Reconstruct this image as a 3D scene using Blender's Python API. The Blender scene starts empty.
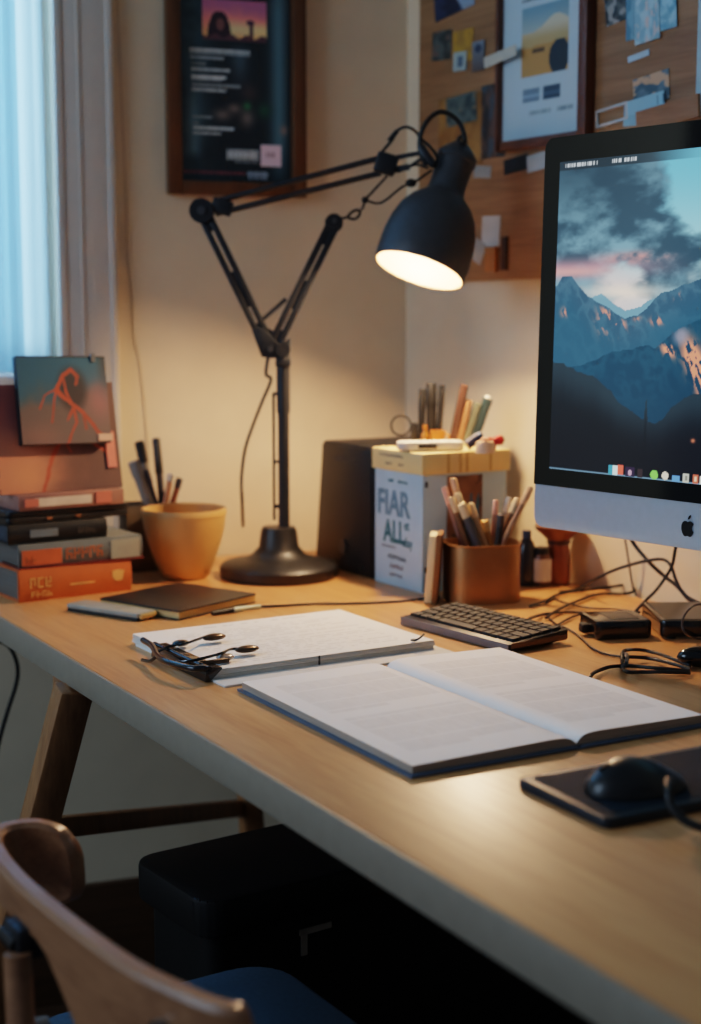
import bpy, bmesh, math, random
import numpy as np
from mathutils import Vector, Matrix, Euler
random.seed(7)
C = bpy.context.scene.collection
PI = math.pi

# ------------------------------------------------------------------ camera
F = 1500.0; CX, CY = 350.5, 512.0; HZ = 315.0
Z0 = 0.73                      # desk top above the floor
HC = 0.39                      # camera above the desk top
PITCH = math.atan((CY - HZ) / F)
CAM = Vector((0, 0, Z0 + HC))
cp, sp = math.cos(PITCH), math.sin(PITCH)
FW = Vector((0, cp, -sp)); UP = Vector((0, sp, cp)); RT = Vector((1, 0, 0))

def ray(px, py):
    return FW + RT * ((px - CX) / F) + UP * ((CY - py) / F)
def G(px, py, z=0.0):          # point at height z above the desk top
    d = ray(px, py); t = (Z0 + z - CAM.z) / d.z
    return CAM + d * t
def A(px, py, Y):              # point at distance Y in front of the camera
    d = ray(px, py); return CAM + d * (Y / d.y)
def PX(n, Y):                  # length of n photo pixels at distance Y
    return n * Y / F
def hit(fr, px, py, off=0.0):  # meets a vertical plane; returns local x and z
    o, rz = fr
    xd = Vector((math.cos(rz), math.sin(rz), 0)); yd = Vector((-math.sin(rz), math.cos(rz), 0))
    d = ray(px, py); p0 = Vector(o) - yd * off
    t = (p0 - CAM).dot(yd) / d.dot(yd)
    p = CAM + d * t
    return (p - Vector(o)).dot(xd), p.z - o[2]
def fit(p0, p1, p2, wt=.5):           # rectangle: corner, end of side u, end of side v
    u = p1 - p0; v = p2 - p0; u.z = v.z = 0
    lu, lv = u.length, v.length
    au = math.atan2(u.y, u.x); av = math.atan2(v.y, v.x)
    d = (av - au + PI) % (2 * PI) - PI
    s = 1 if d > 0 else -1
    e = (d - s * PI / 2) * wt
    return p0.copy(), au + e, lu, lv, s      # local x along u; v is local +y if s>0 else -y

def proj(p):
    r = Vector(p) - CAM; d = r.dot(FW); return CX + F*r.dot(RT)/d, CY - F*r.dot(UP)/d
def reach(o, d, px):           # distance along d from o until the given column
    a, b = 0.0, 1.0; s0 = proj(o)[0] < px
    for _ in range(50):
        m = (a+b)/2
        if (proj(Vector(o)+Vector(d)*m)[0] < px) == s0: a = m
        else: b = m
    return a
# ------------------------------------------------------------------ mesh helper
class MB:
    def __init__(s): s.bm = bmesh.new()
    def _join(s, b2, M=None):
        if M is not None: bmesh.ops.transform(b2, matrix=M, verts=b2.verts)
        me = bpy.data.meshes.new('t'); b2.to_mesh(me); b2.free()
        s.bm.from_mesh(me); bpy.data.meshes.remove(me); return s
    def box(s, c, sz, bev=0.0, rot=None, seg=2):
        b = bmesh.new(); bmesh.ops.create_cube(b, size=1)
        bmesh.ops.scale(b, vec=Vector(sz), verts=b.verts)
        if bev > 0: bmesh.ops.bevel(b, geom=b.edges[:], offset=bev, segments=seg, profile=.5, affect='EDGES')
        M = Matrix.Translation(Vector(c))
        if rot is not None: M = M @ (rot if isinstance(rot, Matrix) else Euler(rot).to_matrix().to_4x4())
        return s._join(b, M)
    def lathe(s, prof, seg=32, M=None):
        b = bmesh.new(); rings = []
        for r, z in prof:
            if r < 1e-6: rings.append([b.verts.new((0, 0, z))])
            else: rings.append([b.verts.new((r * math.cos(2*PI*k/seg), r * math.sin(2*PI*k/seg), z)) for k in range(seg)])
        for A_, B_ in zip(rings, rings[1:]):
            for k in range(seg):
                k2 = (k + 1) % seg
                if len(A_) == 1 and len(B_) == 1: continue
                if len(A_) == 1: b.faces.new((A_[0], B_[k2], B_[k]))
                elif len(B_) == 1: b.faces.new((A_[k], A_[k2], B_[0]))
                else: b.faces.new((A_[k], A_[k2], B_[k2], B_[k]))
        bmesh.ops.recalc_face_normals(b, faces=b.faces)
        return s._join(b, M)
    def cyl(s, p0, p1, r0, r1=None, seg=16):
        p0, p1 = Vector(p0), Vector(p1); r1 = r0 if r1 is None else r1
        d = p1 - p0; L = d.length
        M = Matrix.Translation(p0) @ d.to_track_quat('Z', 'Y').to_matrix().to_4x4()
        return s.lathe([(0, 0), (r0, 0), (r1, L), (0, L)], seg, M)
    def bar(s, p0, p1, w, t, up=(0, 0, 1), bev=0.0):     # rectangular bar; w across, t along up
        p0, p1 = Vector(p0), Vector(p1); x = (p1 - p0); L = x.length; x.normalize()
        y = Vector(up).cross(x); y.normalize(); z = x.cross(y)
        R = Matrix((x, y, z)).transposed().to_4x4()
        return s.box((p0 + p1) / 2, (L, w, t), bev, R)
    def tube(s, pts, r, seg=8, smooth=6, cyclic=False):
        P = [Vector(p) for p in pts]
        if smooth and len(P) > 2:
            Q = []; n = len(P); rng = range(n if cyclic else n - 1)
            for i in rng:
                p1, p2 = P[i], P[(i+1) % n]
                p0 = P[i-1] if (i > 0 or cyclic) else p1 * 2 - p2
                p3 = P[(i+2) % n] if (i + 2 < n or cyclic) else p2 * 2 - p1
                for k in range(smooth):
                    t = k / smooth
                    Q.append(.5*((2*p1)+(p2-p0)*t+(2*p0-5*p1+4*p2-p3)*t*t+(3*p1-p0-3*p2+p3)*t**3))
            if not cyclic: Q.append(P[-1])
            P = Q
        b = bmesh.new(); rings = []; n = len(P)
        t0 = (P[1] - P[0]).normalized()
        nv = t0.orthogonal().normalized()
        for i, p in enumerate(P):
            a_ = P[i-1] if (i > 0 or cyclic) else p
            b_ = P[(i+1) % n] if (i < n-1 or cyclic) else p
            t = (b_ - a_)
            if t.length < 1e-9: t = t0
            t = t.normalized(); nv = nv - t * nv.dot(t)
            if nv.length < 1e-6: nv = t.orthogonal()
            nv.normalize(); bi = t.cross(nv)
            rr = r[i * (len(r)-1) // max(1, n-1)] if isinstance(r, (list, tuple)) else r
            rings.append([b.verts.new(p + nv*rr*math.cos(2*PI*k/seg) + bi*rr*math.sin(2*PI*k/seg)) for k in range(seg)])
        pr = list(zip(rings, rings[1:])) + ([(rings[-1], rings[0])] if cyclic else [])
        for A_, B_ in pr:
            for k in range(seg):
                b.faces.new((A_[k], A_[(k+1) % seg], B_[(k+1) % seg], B_[k]))
        if not cyclic:
            b.faces.new(rings[0][::-1]); b.faces.new(rings[-1])
        bmesh.ops.recalc_face_normals(b, faces=b.faces)
        return s._join(b)
    def prism(s, poly, z0, z1, M=None, bev=0.0):
        b = bmesh.new()
        lo = [b.verts.new((x, y, z0)) for x, y in poly]; hi = [b.verts.new((x, y, z1)) for x, y in poly]
        n = len(poly)
        b.faces.new(lo[::-1]); b.faces.new(hi)
        for i in range(n): b.faces.new((lo[i], lo[(i+1) % n], hi[(i+1) % n], hi[i]))
        bmesh.ops.recalc_face_normals(b, faces=b.faces)
        if bev: bmesh.ops.bevel(b, geom=b.edges[:], offset=bev, segments=2, profile=.5, affect='EDGES')
        return s._join(b, M)
    def sphere(s, c, r, sc=(1, 1, 1), seg=16, M=None):
        b = bmesh.new(); bmesh.ops.create_uvsphere(b, u_segments=seg, v_segments=max(6, seg//2), radius=r)
        bmesh.ops.scale(b, vec=Vector(sc), verts=b.verts)
        return s._join(b, (Matrix.Translation(Vector(c)) @ M) if M is not None else Matrix.Translation(Vector(c)))
    def grid(s, fn, nu, nv):       # fn(u,v) -> point
        b = bmesh.new()
        V = [[b.verts.new(fn(i/nu, j/nv)) for i in range(nu+1)] for j in range(nv+1)]
        for j in range(nv):
            for i in range(nu): b.faces.new((V[j][i], V[j][i+1], V[j+1][i+1], V[j+1][i]))
        return s._join(b)
    def text(s, body, size, M, ext=0.0002, align='LEFT', bold=0.0):
        cu = bpy.data.curves.new('t', 'FONT'); cu.body = body; cu.size = size; cu.extrude = ext; cu.align_x = align; cu.offset = bold*size
        o = bpy.data.objects.new('t', cu); C.objects.link(o)
        dg = bpy.context.evaluated_depsgraph_get(); dg.update()
        me = bpy.data.meshes.new_from_object(o.evaluated_get(dg))
        me.transform(M); s.bm.from_mesh(me)
        bpy.data.meshes.remove(me); bpy.data.objects.remove(o); bpy.data.curves.remove(cu)
        return s
    def xf(s, M): bmesh.ops.transform(s.bm, matrix=M, verts=s.bm.verts); return s
    def build(s, name, m, parent=None, loc=None, rz=0, smooth=40):
        me = bpy.data.meshes.new(name); s.bm.to_mesh(me); s.bm.free()
        me.materials.append(m)
        if smooth:
            me.shade_smooth(); me.set_sharp_from_angle(angle=math.radians(smooth))
        o = bpy.data.objects.new(name, me); C.objects.link(o)
        if parent is not None: o.parent = parent
        if loc is not None: o.location = loc; o.rotation_euler = (0, 0, rz)
        return o
def rrect(w, h, r, seg=5, cx=0, cy=0):
    P = []
    for (sx, sy, a0) in ((1, 1, 0), (-1, 1, PI/2), (-1, -1, PI), (1, -1, 3*PI/2)):
        for k in range(seg+1):
            a = a0 + PI/2*k/seg
            P.append((cx + sx*(w/2-r) + r*math.cos(a), cy + sy*(h/2-r) + r*math.sin(a)))
    return P
XZ = Euler((PI/2, 0, 0)).to_matrix().to_4x4()     # flat xy drawing stood up in xz, facing -y

def tag(o, label=None, cat=None, group=None, kind=None):
    if label: o['label'] = label
    if cat: o['category'] = cat
    if group: o['group'] = group
    if kind: o['kind'] = kind
    return o
def thing(name, label, cat, loc=(0, 0, 0), rz=0, group=None):
    o = bpy.data.objects.new(name, None); C.objects.link(o); o.empty_display_size = .02
    o.location = loc; o.rotation_euler = (0, 0, rz)
    return tag(o, label, cat, group)
def struct(name, mb, m, loc=(0, 0, 0), rz=0, parent=None):
    o = mb.build(name, m, parent, loc, rz)
    if parent is None: o['kind'] = 'structure'
    return o

# ------------------------------------------------------------------ materials
def lin(c):
    c = np.asarray(c, float) / 255.0
    return np.where(c <= .04045, c/12.92, ((c+.055)/1.055)**2.4)
MATS = {}
def mat(name, rgb, rough=.5, metal=0, var=.12, scale=30, bump=0, coat=0, emit=0, stretch=None, spec=.5, trans=0):
    if name in MATS: return MATS[name]
    m = bpy.data.materials.new(name); m.use_nodes = True; nt = m.node_tree; b = nt.nodes['Principled BSDF']
    c = lin(rgb)
    tc = nt.nodes.new('ShaderNodeTexCoord'); mp = nt.nodes.new('ShaderNodeMapping')
    nt.links.new(tc.outputs['Object'], mp.inputs[0])
    if stretch: mp.inputs['Scale'].default_value = stretch
    nz = nt.nodes.new('ShaderNodeTexNoise'); nz.inputs['Scale'].default_value = scale; nz.inputs['Detail'].default_value = 6
    nt.links.new(mp.outputs[0], nz.inputs['Vector'])
    rp = nt.nodes.new('ShaderNodeValToRGB')
    rp.color_ramp.elements[0].position = .3; rp.color_ramp.elements[1].position = .7
    rp.color_ramp.elements[0].color = (*np.clip(c*(1-var), 0, 1), 1); rp.color_ramp.elements[1].color = (*np.clip(c*(1+var), 0, 1), 1)
    nt.links.new(nz.outputs['Fac'], rp.inputs[0]); nt.links.new(rp.outputs[0], b.inputs['Base Color'])
    b.inputs['Roughness'].default_value = rough; b.inputs['Metallic'].default_value = metal
    b.inputs['Specular IOR Level'].default_value = spec
    if coat: b.inputs['Coat Weight'].default_value = coat
    if emit:
        b.inputs['Emission Strength'].default_value = emit; nt.links.new(rp.outputs[0], b.inputs['Emission Color'])
    if bump:
        bp = nt.nodes.new('ShaderNodeBump'); bp.inputs['Strength'].default_value = bump; bp.inputs['Distance'].default_value = .002
        nt.links.new(nz.outputs['Fac'], bp.inputs['Height']); nt.links.new(bp.outputs[0], b.inputs['Normal'])
    MATS[name] = m; return m
def wood(name, dark, light, rough=.45, scale=1.0, axis='x', bump=.08, coat=0, knots=True):
    m = bpy.data.materials.new(name); m.use_nodes = True; nt = m.node_tree; b = nt.nodes['Principled BSDF']
    N = nt.nodes.new; L = nt.links.new
    tc = N('ShaderNodeTexCoord'); mp = N('ShaderNodeMapping'); L(tc.outputs['Object'], mp.inputs[0])
    st = {'x': (1.2, 14, 14), 'y': (14, 1.2, 14), 'z': (14, 14, 1.2)}[axis]
    mp.inputs['Scale'].default_value = tuple(v*scale for v in st)
    n1 = N('ShaderNodeTexNoise'); n1.inputs['Scale'].default_value = 3; n1.inputs['Detail'].default_value = 8; n1.inputs['Roughness'].default_value = .65; n1.inputs['Distortion'].default_value = .6
    n2 = N('ShaderNodeTexNoise'); n2.inputs['Scale'].default_value = 16; n2.inputs['Detail'].default_value = 4
    L(mp.outputs[0], n1.inputs['Vector']); L(mp.outputs[0], n2.inputs['Vector'])
    mx = N('ShaderNodeMath'); mx.operation = 'MULTIPLY_ADD'; mx.inputs[1].default_value = .35
    L(n2.outputs['Fac'], mx.inputs[0]); L(n1.outputs['Fac'], mx.inputs[2])
    rp = N('ShaderNodeValToRGB'); rp.color_ramp.elements[0].position = .42; rp.color_ramp.elements[1].position = .92
    rp.color_ramp.elements[0].color = (*lin(dark), 1); rp.color_ramp.elements[1].color = (*lin(light), 1)
    L(mx.outputs[0], rp.inputs[0]); L(rp.outputs[0], b.inputs['Base Color'])
    b.inputs['Roughness'].default_value = rough
    if coat: b.inputs['Coat Weight'].default_value = coat; b.inputs['Coat Roughness'].default_value = .25
    bp = N('ShaderNodeBump'); bp.inputs['Strength'].default_value = bump; bp.inputs['Distance'].default_value = .001
    L(mx.outputs[0], bp.inputs['Height']); L(bp.outputs[0], b.inputs['Normal'])
    return m
def vcol(name, rough=.5, emit=0, coat=0):
    m = bpy.data.materials.new(name); m.use_nodes = True; nt = m.node_tree; b = nt.nodes['Principled BSDF']
    at = nt.nodes.new('ShaderNodeVertexColor'); at.layer_name = 'Col'
    b.inputs['Roughness'].default_value = rough
    if emit:
        b.inputs['Base Color'].default_value = (.005, .005, .005, 1)
        nt.links.new(at.outputs[0], b.inputs['Emission Color']); b.inputs['Emission Strength'].default_value = emit
    else: nt.links.new(at.outputs[0], b.inputs['Base Color'])
    if coat: b.inputs['Coat Weight'].default_value = coat; b.inputs['Coat Roughness'].default_value = .1
    return m
def picture(name, w, h, nx, ny, fn, m, parent=None, M=None, hf=None, loc=None, rz=0):
    # printed surface in xz, lower left at the origin, facing -y; fn(U,V) gives sRGB 0-255
    U, V = np.meshgrid(np.linspace(0, 1, nx+1), np.linspace(0, 1, ny+1))
    col = np.clip(fn(U, V), 0, 255)
    Yh = hf(U, V) if hf is not None else np.zeros_like(U)
    co = np.stack([U*w, -Yh, V*h], -1).reshape(-1, 3)
    if M is not None:
        Mn = np.array(M); co = co @ Mn[:3, :3].T + Mn[:3, 3]
    idx = np.arange((nx+1)*(ny+1)).reshape(ny+1, nx+1)
    fc = np.stack([idx[:-1, :-1], idx[:-1, 1:], idx[1:, 1:], idx[1:, :-1]], -1).reshape(-1, 4)
    me = bpy.data.meshes.new(name); me.from_pydata(co.tolist(), [], fc.tolist())
    at = me.color_attributes.new('Col', 'FLOAT_COLOR', 'POINT')
    rgba = np.ones((co.shape[0], 4)); rgba[:, :3] = lin(col).reshape(-1, 3)
    at.data.foreach_set('color', rgba.ravel().astype(np.float32))
    me.materials.append(m); me.shade_smooth()
    o = bpy.data.objects.new(name, me); C.objects.link(o)
    if parent is not None: o.parent = parent
    if loc is not None: o.location = loc; o.rotation_euler = (0, 0, rz)
    return o
def fbm(x, y, seed=0, oct=5):
    out = np.zeros_like(x); amp = .5; tot = 0
    for o in range(oct):
        xi = np.floor(x).astype(int); yi = np.floor(y).astype(int); xf = x-xi; yf = y-yi
        xf = xf*xf*(3-2*xf); yf = yf*yf*(3-2*yf)
        def hsh(i, j):
            n = np.sin(i*127.1 + j*311.7 + (seed+o)*74.7)*43758.5453
            return n - np.floor(n)
        v = (hsh(xi, yi)*(1-xf)+hsh(xi+1, yi)*xf)*(1-yf)+(hsh(xi, yi+1)*(1-xf)+hsh(xi+1, yi+1)*xf)*yf
        out += v*amp; tot += amp; amp *= .5; x = x*2.03; y = y*2.03
    return out/tot
def mixc(a, b, t):
    t = np.clip(t, 0, 1)[..., None]; return np.asarray(a, float)*(1-t) + np.asarray(b, float)*t
def sstep(a, b, x):
    t = np.clip((x-a)/(b-a), 0, 1); return t*t*(3-2*t)
def base(U, c): return np.ones(U.shape+(3,))*np.asarray(c, float)
def rect(col, U, V, u0, v0, u1, v1, c, soft=0):
    k = ((U >= u0) & (U <= u1) & (V >= v0) & (V <= v1)); col[k] = c; return col
def segd(U, V, pts, asp=1.0):      # distance to a polyline
    d = np.full(U.shape, 9.)
    for (x0, y0), (x1, y1) in zip(pts, pts[1:]):
        dx, dy = x1-x0, (y1-y0)*asp; L2 = dx*dx+dy*dy+1e-12
        t = np.clip(((U-x0)*dx+(V-y0)*asp*dy)/L2, 0, 1)
        d = np.minimum(d, np.hypot(U-x0-t*dx, (V-y0)*asp-t*dy))
    return d
LAMP_W, WIN_W, FILL_W, WORLD, EXPO, LOOK = 13.2, 95.0, 18.0, .08, .42, 'Medium High Contrast'
# ------------------------------------------------------------------ shared materials
M_wall = mat('wall_paint', (220, 203, 176), .85, var=.04, scale=12, bump=.05)
M_white = mat('white_paint', (206, 200, 192), .5, var=.03)
M_floor = wood('floor_wood', (52, 34, 22), (92, 64, 44), .5, .8)
M_base = wood('baseboard_wood', (58, 38, 24), (92, 62, 40), .5)
M_desk = wood('desk_oak', (192, 128, 76), (224, 168, 110), .38, .9, coat=.12)
M_edge = mat('edge_laminate', (142, 131, 116), .45, var=.05, scale=60)
M_leg = wood('leg_wood', (120, 78, 46), (172, 122, 78), .5, 1, 'z')
M_black = mat('matte_black', (22, 22, 24), .45, var=.2)
M_blackg = mat('gloss_black', (14, 15, 18), .18, var=.1, coat=.3)
M_shade = mat('shade_grey', (70, 71, 74), .5, .1, var=.06, scale=80)
M_lamp = mat('lamp_black', (36, 39, 44), .42, .2, var=.1, scale=80)
M_rub = mat('cable_rubber', (16, 16, 17), .5, var=.15)
M_steel = mat('steel', (150, 148, 145), .3, 1, var=.08)
M_paper = mat('paper', (232, 230, 226), .8, var=.02, scale=60)
M_cream = mat('cream_paper', (226, 208, 168), .8, var=.05, scale=90)
M_ink = mat('ink', (70, 74, 80), .8, var=.1)
V_matte = vcol('print_matte', .7)
V_gloss = vcol('print_gloss', .25, coat=.6)

# ------------------------------------------------------------------ room frames
def dirvp(vx): return math.atan2(1/cp, (vx - CX)/F)
AZL = dirvp(4500); AZR = dirvp(-640) + PI         # left wall runs towards the corner, right wall away from it
Bp = G(660, 599)
oR = (Bp.x, Bp.y, 0)
lx, _ = hit((oR, AZR), 406, 330)
K = Vector((Bp.x + lx*math.cos(AZR), Bp.y + lx*math.sin(AZR), 0))
WL = ((K.x, K.y, 0), AZL); WR = ((K.x, K.y, 0), AZR)
# floor and walls
mb = MB().box((0, 1.2, -.03), (5, 5, .06)); struct('floor', mb, M_floor)
xb, _ = hit(WL, 57, 250); _, zs = hit(WL, 8, 389); xa = xb - .85; zt = 2.35; HW = 2.6
mb = MB()
mb.box(((xb+.0)/2, .06, HW/2), (-xb, .12, HW)); mb.box(((xa-2.6)/2, .06, HW/2), (2.6+xa, .12, HW))
mb.box(((xa+xb)/2, .06, zs/2), (xb-xa, .12, zs)); mb.box(((xa+xb)/2, .06, (zt+HW)/2), (xb-xa, .12, HW-zt))
struct('wall_left', mb, M_wall, WL[0], WL[1])
mb = MB().box((1.5, .06, HW/2), (3.0, .12, HW)); struct('wall_right', mb, M_wall, WR[0], WR[1])
zb = hit(WL, 60, 886)[1]
mb = MB().box((-1.3, -.008, zb/2), (2.58, .016, zb), .004); struct('baseboard_left', mb, M_base, WL[0], WL[1])
mb = MB().box((1.5, -.008, zb/2), (2.96, .016, zb), .004); struct('baseboard_right', mb, M_base, WR[0], WR[1])
# window
win = thing('window_1', None, None, WL[0], WL[1]); win['kind'] = 'structure'
xc, _ = hit(WL, 115, 250); cw = xc - xb
mb = MB()
for x0, sgn in ((xb, 1), (xa, -1)):
    xm = x0 + sgn*cw/2
    mb.box((xm, -.008, (zs+zt)/2 - .18), (cw, .016, zt-zs+.36), .003)
    mb.box((x0 + sgn*cw*.06, -.017, (zs+zt)/2 - .18), (cw*.12, .003, zt-zs+.35), .001)
    mb.box((x0 + sgn*cw*.40, -.0165, (zs+zt)/2 - .18), (cw*.06, .003, zt-zs+.35), .001)
    mb.box((x0 + sgn*cw*.93, -.012, (zs+zt)/2 - .18), (cw*.14, .014, zt-zs+.36), .004)
mb.box(((xa+xb)/2, -.008, zt+cw/2), (xb-xa+2*cw, .016, cw), .003)
mb.build('window_casing', M_white, win)
M_sill = mat('sill_paint', (225, 228, 232), .4, var=.02)
MB().box(((xa+xb)/2, .035, zs+.006), (xb-xa-.004, .12, .03), .004).build('window_sill', M_sill, win)
mb = MB()
sx0, sx1, sz0, sz1 = xa+.003, xb-.003, zs+.023, zt-.003
for x in (sx0+.02, (sx0+sx1)/2, sx1-.02): mb.box((x, .085, (sz0+sz1)/2), (.04, .035, sz1-sz0), .004)
for z in (sz0+.02, (sz0+sz1)/2+.25, sz1-.02): mb.box(((sx0+sx1)/2, .085, z), (sx1-sx0, .034, .04), .004)
mb.build('window_frame', M_white, win)
gm = bpy.data.materials.new('window_glass'); gm.use_nodes = True
nt = gm.node_tree; nt.nodes.clear(); out = nt.nodes.new('ShaderNodeOutputMaterial')
tr = nt.nodes.new('ShaderNodeBsdfTransparent'); gl = nt.nodes.new('ShaderNodeBsdfGlossy'); gl.inputs['Roughness'].default_value = .03
mx = nt.nodes.new('ShaderNodeMixShader'); mx.inputs[0].default_value = .07
tr.inputs[0].default_value = (.85, .93, 1, 1)
nt.links.new(tr.outputs[0], mx.inputs[1]); nt.links.new(gl.outputs[0], mx.inputs[2]); nt.links.new(mx.outputs[0], out.inputs[0])
MB().box(((sx0+sx1)/2, .088, (sz0+sz1)/2), (sx1-sx0-.04, .004, sz1-sz0-.04)).build('window_pane', gm, win)
# bright translucent sheet kept in the recess to stand in for the sky
cm = bpy.data.materials.new('sheer_fabric'); cm.use_nodes = True
nt = cm.node_tree; nt.nodes.clear(); out = nt.nodes.new('ShaderNodeOutputMaterial')
tl = nt.nodes.new('ShaderNodeBsdfTranslucent'); df = nt.nodes.new('ShaderNodeBsdfDiffuse'); mx = nt.nodes.new('ShaderNodeMixShader')
nz = nt.nodes.new('ShaderNodeTexNoise'); nz.inputs['Scale'].default_value = 300
rp = nt.nodes.new('ShaderNodeValToRGB'); rp.color_ramp.elements[0].color = (.62, .75, .82, 1); rp.color_ramp.elements[1].color = (.72, .84, .9, 1)
nt.links.new(nz.outputs['Fac'], rp.inputs[0]); nt.links.new(rp.outputs[0], tl.inputs[0]); nt.links.new(rp.outputs[0], df.inputs[0])
mx.inputs[0].default_value = .35
nt.links.new(tl.outputs[0], mx.inputs[1]); nt.links.new(df.outputs[0], mx.inputs[2]); nt.links.new(mx.outputs[0], out.inputs[0])
def sky_sheet(u, v):
    x = sx0 + .004 + u*(sx1-sx0-.008)
    d = sx1 - x
    f = .016*math.sin(2*PI*(d/.085)+2.6) + .004*math.sin(2*PI*d/.031+1)
    return (x, .042 + f*.8*(.8+.2*v), sz0+.002 + v*(sz1-sz0-.004))
o = MB().grid(sky_sheet, 140, 6).build('sky_sheer', cm, None, WL[0], WL[1])
tag(o, 'bright pale blue sheer sheet standing in for the sky in the window recess beside the casing', 'curtain')
xd1, _ = hit(WL, 20, 200, -.015)
dm = cm.copy(); dm.name = 'drape_fabric'; dm.node_tree.nodes['Color Ramp'].color_ramp.elements[0].color = (.40, .55, .64, 1); dm.node_tree.nodes['Color Ramp'].color_ramp.elements[1].color = (.48, .62, .70, 1)
def drape(u, v):
    x = sx0 + .004 + u*(xd1-sx0-.004); d = xd1 - x
    return (x, .009 + .004*math.sin(2*PI*d/.022+2.2)*min(1, d/.006+.2) + .001*math.sin(9*v+d*60), sz0+.002 + v*(sz1-sz0-.004))
o = MB().grid(drape, 160, 8).build('drape', dm, None, WL[0], WL[1])
tag(o, 'grey-blue drape at the far left edge in front of the bright sheer sky stand-in', 'curtain')

# ------------------------------------------------------------------ thin wire down the left wall
pts = []
for px, py in ((116, -30), (119, 40), (122, 110), (125, 180), (127, 250), (129, 275), (132, 300), (133, 335), (139, 362), (143, 395), (147, 440), (149, 475)):
    x, z = hit(WL, px, py, .002); pts.append((x, -.002, z))
M_wire = mat('wire_grey', (170, 150, 124), .7, var=.1)
tag(MB().tube(pts, .0006).build('wall_wire', M_wire, None, WL[0], WL[1]), 'thin grey wire running down the left wall beside the window casing', 'wire')

# ------------------------------------------------------------------ framed poster on the left wall
x0, z0 = hit(WL, 166, 195); x1, _ = hit(WL, 303, 190); z1 = z0 + (x1-x0)*1.62
fw = (x1-x0)*.098
pf = thing('framed_poster', 'dark film-style poster in a brown wooden frame on the left wall', 'poster', (K.x + x0*math.cos(AZL), K.y + x0*math.sin(AZL), z0), AZL)
M_frame = wood('frame_wood', (74, 44, 24), (118, 76, 46), .4, 1.5, 'z')
W_, H_ = x1-x0, z1-z0
mb = MB()
mb.box((fw/2, -.012, H_/2), (fw, .022, H_), .003).box((W_-fw/2, -.012, H_/2), (fw, .022, H_), .003)
mb.box((W_/2, -.012, fw/2), (W_-2*fw, .022, fw), .003).box((W_/2, -.012, H_-fw/2), (W_-2*fw, .022, fw), .003)
mb.build('frame', M_frame, pf)
YPO = K.y + (x0+x1)/2*math.sin(AZL)
def poster(U, V):
    # picture rows measured in photo pixels: py = 188 at V=0
    sl = (z0 + fw + V*(H_-2*fw) - CAM.z)/YPO; py = CY - F*(sl*cp+sp)/(cp-sl*sp); px = 180 + U*111
    c = mixc((17, 24, 28), (38, 58, 66), fbm(U*4, V*7, 3)*1.3*np.exp(-((px-192)/22)**2))
    c = mixc(c, (70, 104, 116), .75*np.exp(-((px-279)/9)**2)*sstep(130, 60, np.abs(py-75)))
    c = mixc(c, (76, 104, 116), .75*np.exp(-((px-194)/7)**2)*sstep(60, 120, py)*sstep(165, 150, py))
    c = mixc(c, (60, 82, 94), .7*np.exp(-((px-240)/9)**2)*sstep(40, 60, py)*sstep(110, 80, py))
    # seated dark figure with folded hands
    fig = np.exp(-(((px-236)/24)**4 + ((py-118)/48)**4))
    c = mixc(c, (20, 22, 26), .85*fig)
    for hx, hy, rx, ry in ((222, 116, 9, 6), (234, 109, 7, 5), (247, 118, 7, 9)):
        c = mixc(c, (104, 92, 84), .75*np.exp(-((px-hx)/rx)**2-((py-hy)/ry)**2))
    c = mixc(c, (54, 44, 42), .8*np.exp(-((px-249)/8)**2-((py-92)/9)**2))
    c = mixc(c, (40, 100, 62), .8*np.exp(-((px-247)/4)**2-((py-106)/4)**2)); c = mixc(c, (26, 60, 44), .8*np.exp(-((px-264)/7)**2-((py-110)/8)**2))
    c = mixc(c, (120, 92, 84), .7*np.exp(-((px-284)/4)**2-((py-129)/5)**2))
    # sunset photograph with a long-haired figure
    s = mixc((226, 130, 84), (128, 78, 106), sstep(.0, 1., (42-py)/40 + .35*(fbm(U*8, V*14, 9)-.5)))
    s = mixc(s, (236, 178, 130), .6*np.exp(-((py-30)/7)**2)*(px > 222))
    hair = (((px-220)/9)**2 + ((py-24)/11)**2 < 1) | ((np.abs(px-220) < 10+(py-24)*.15) & (py > 24))
    face = ((px-221)/4)**2 + ((py-26)/6)**2 < 1
    s[hair] = (38, 26, 32); s[face] = (88, 58, 56)
    s[((px-251)/4)**2 + ((py-23)/3)**2 < 1] = (54, 36, 50); s[(np.abs(px-252) < 2) & (py > 24)] = (60, 40, 50)
    s[py > 37+2*np.sin(px*.4)] = (66, 42, 48)
    k = (px > 203) & (px < 267) & (py > 1) & (py < 42); c[k] = s[k]
    # lines of small print
    for y0, xa_, xb_, br in ((52, 191, 250, 150), (55, 191, 250, 120), (60, 191, 224, 130), (66, 192, 206, 90), (72, 192, 230, 140), (79, 192, 226, 165), (81, 192, 222, 140), (87, 192, 240, 110), (92, 192, 226, 140), (119, 193, 212, 110), (125, 193, 198, 90), (130, 193, 234, 150), (135, 193, 220, 140)):
        k = (np.abs(py-y0) < 1.5) & (px > xa_) & (px < xb_)
        c[k] = mixc(c, (br, br+8, br+10), .35+.6*(np.sin(px*2.9+y0*3)*np.sin(px*1.3+y0) > -.35))[k]
    k = (px > 226) & (px < 257) & (np.abs(py-155) < 5); c[k] = mixc(c, (160, 168, 170), .85*((np.sin(px*1.45) > -.45) | (np.abs(py-155) < 1.2)))[k]
    k = (px > 234) & (px < 257) & (np.abs(py-162) < 1.2); c[k] = mixc(c, (120, 126, 128), .7*(np.sin(px*2.6) > -.3))[k]
    k = (px > 260) & (px < 281) & (np.abs(py-155) < 11); c[k] = (196, 152, 160)
    k = (px > 265) & (px < 276) & (np.abs(py-154) < 3); c[k] = mixc(c, (110, 80, 90), .8*(np.sin(px*1.8) > -.3))[k]
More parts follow.
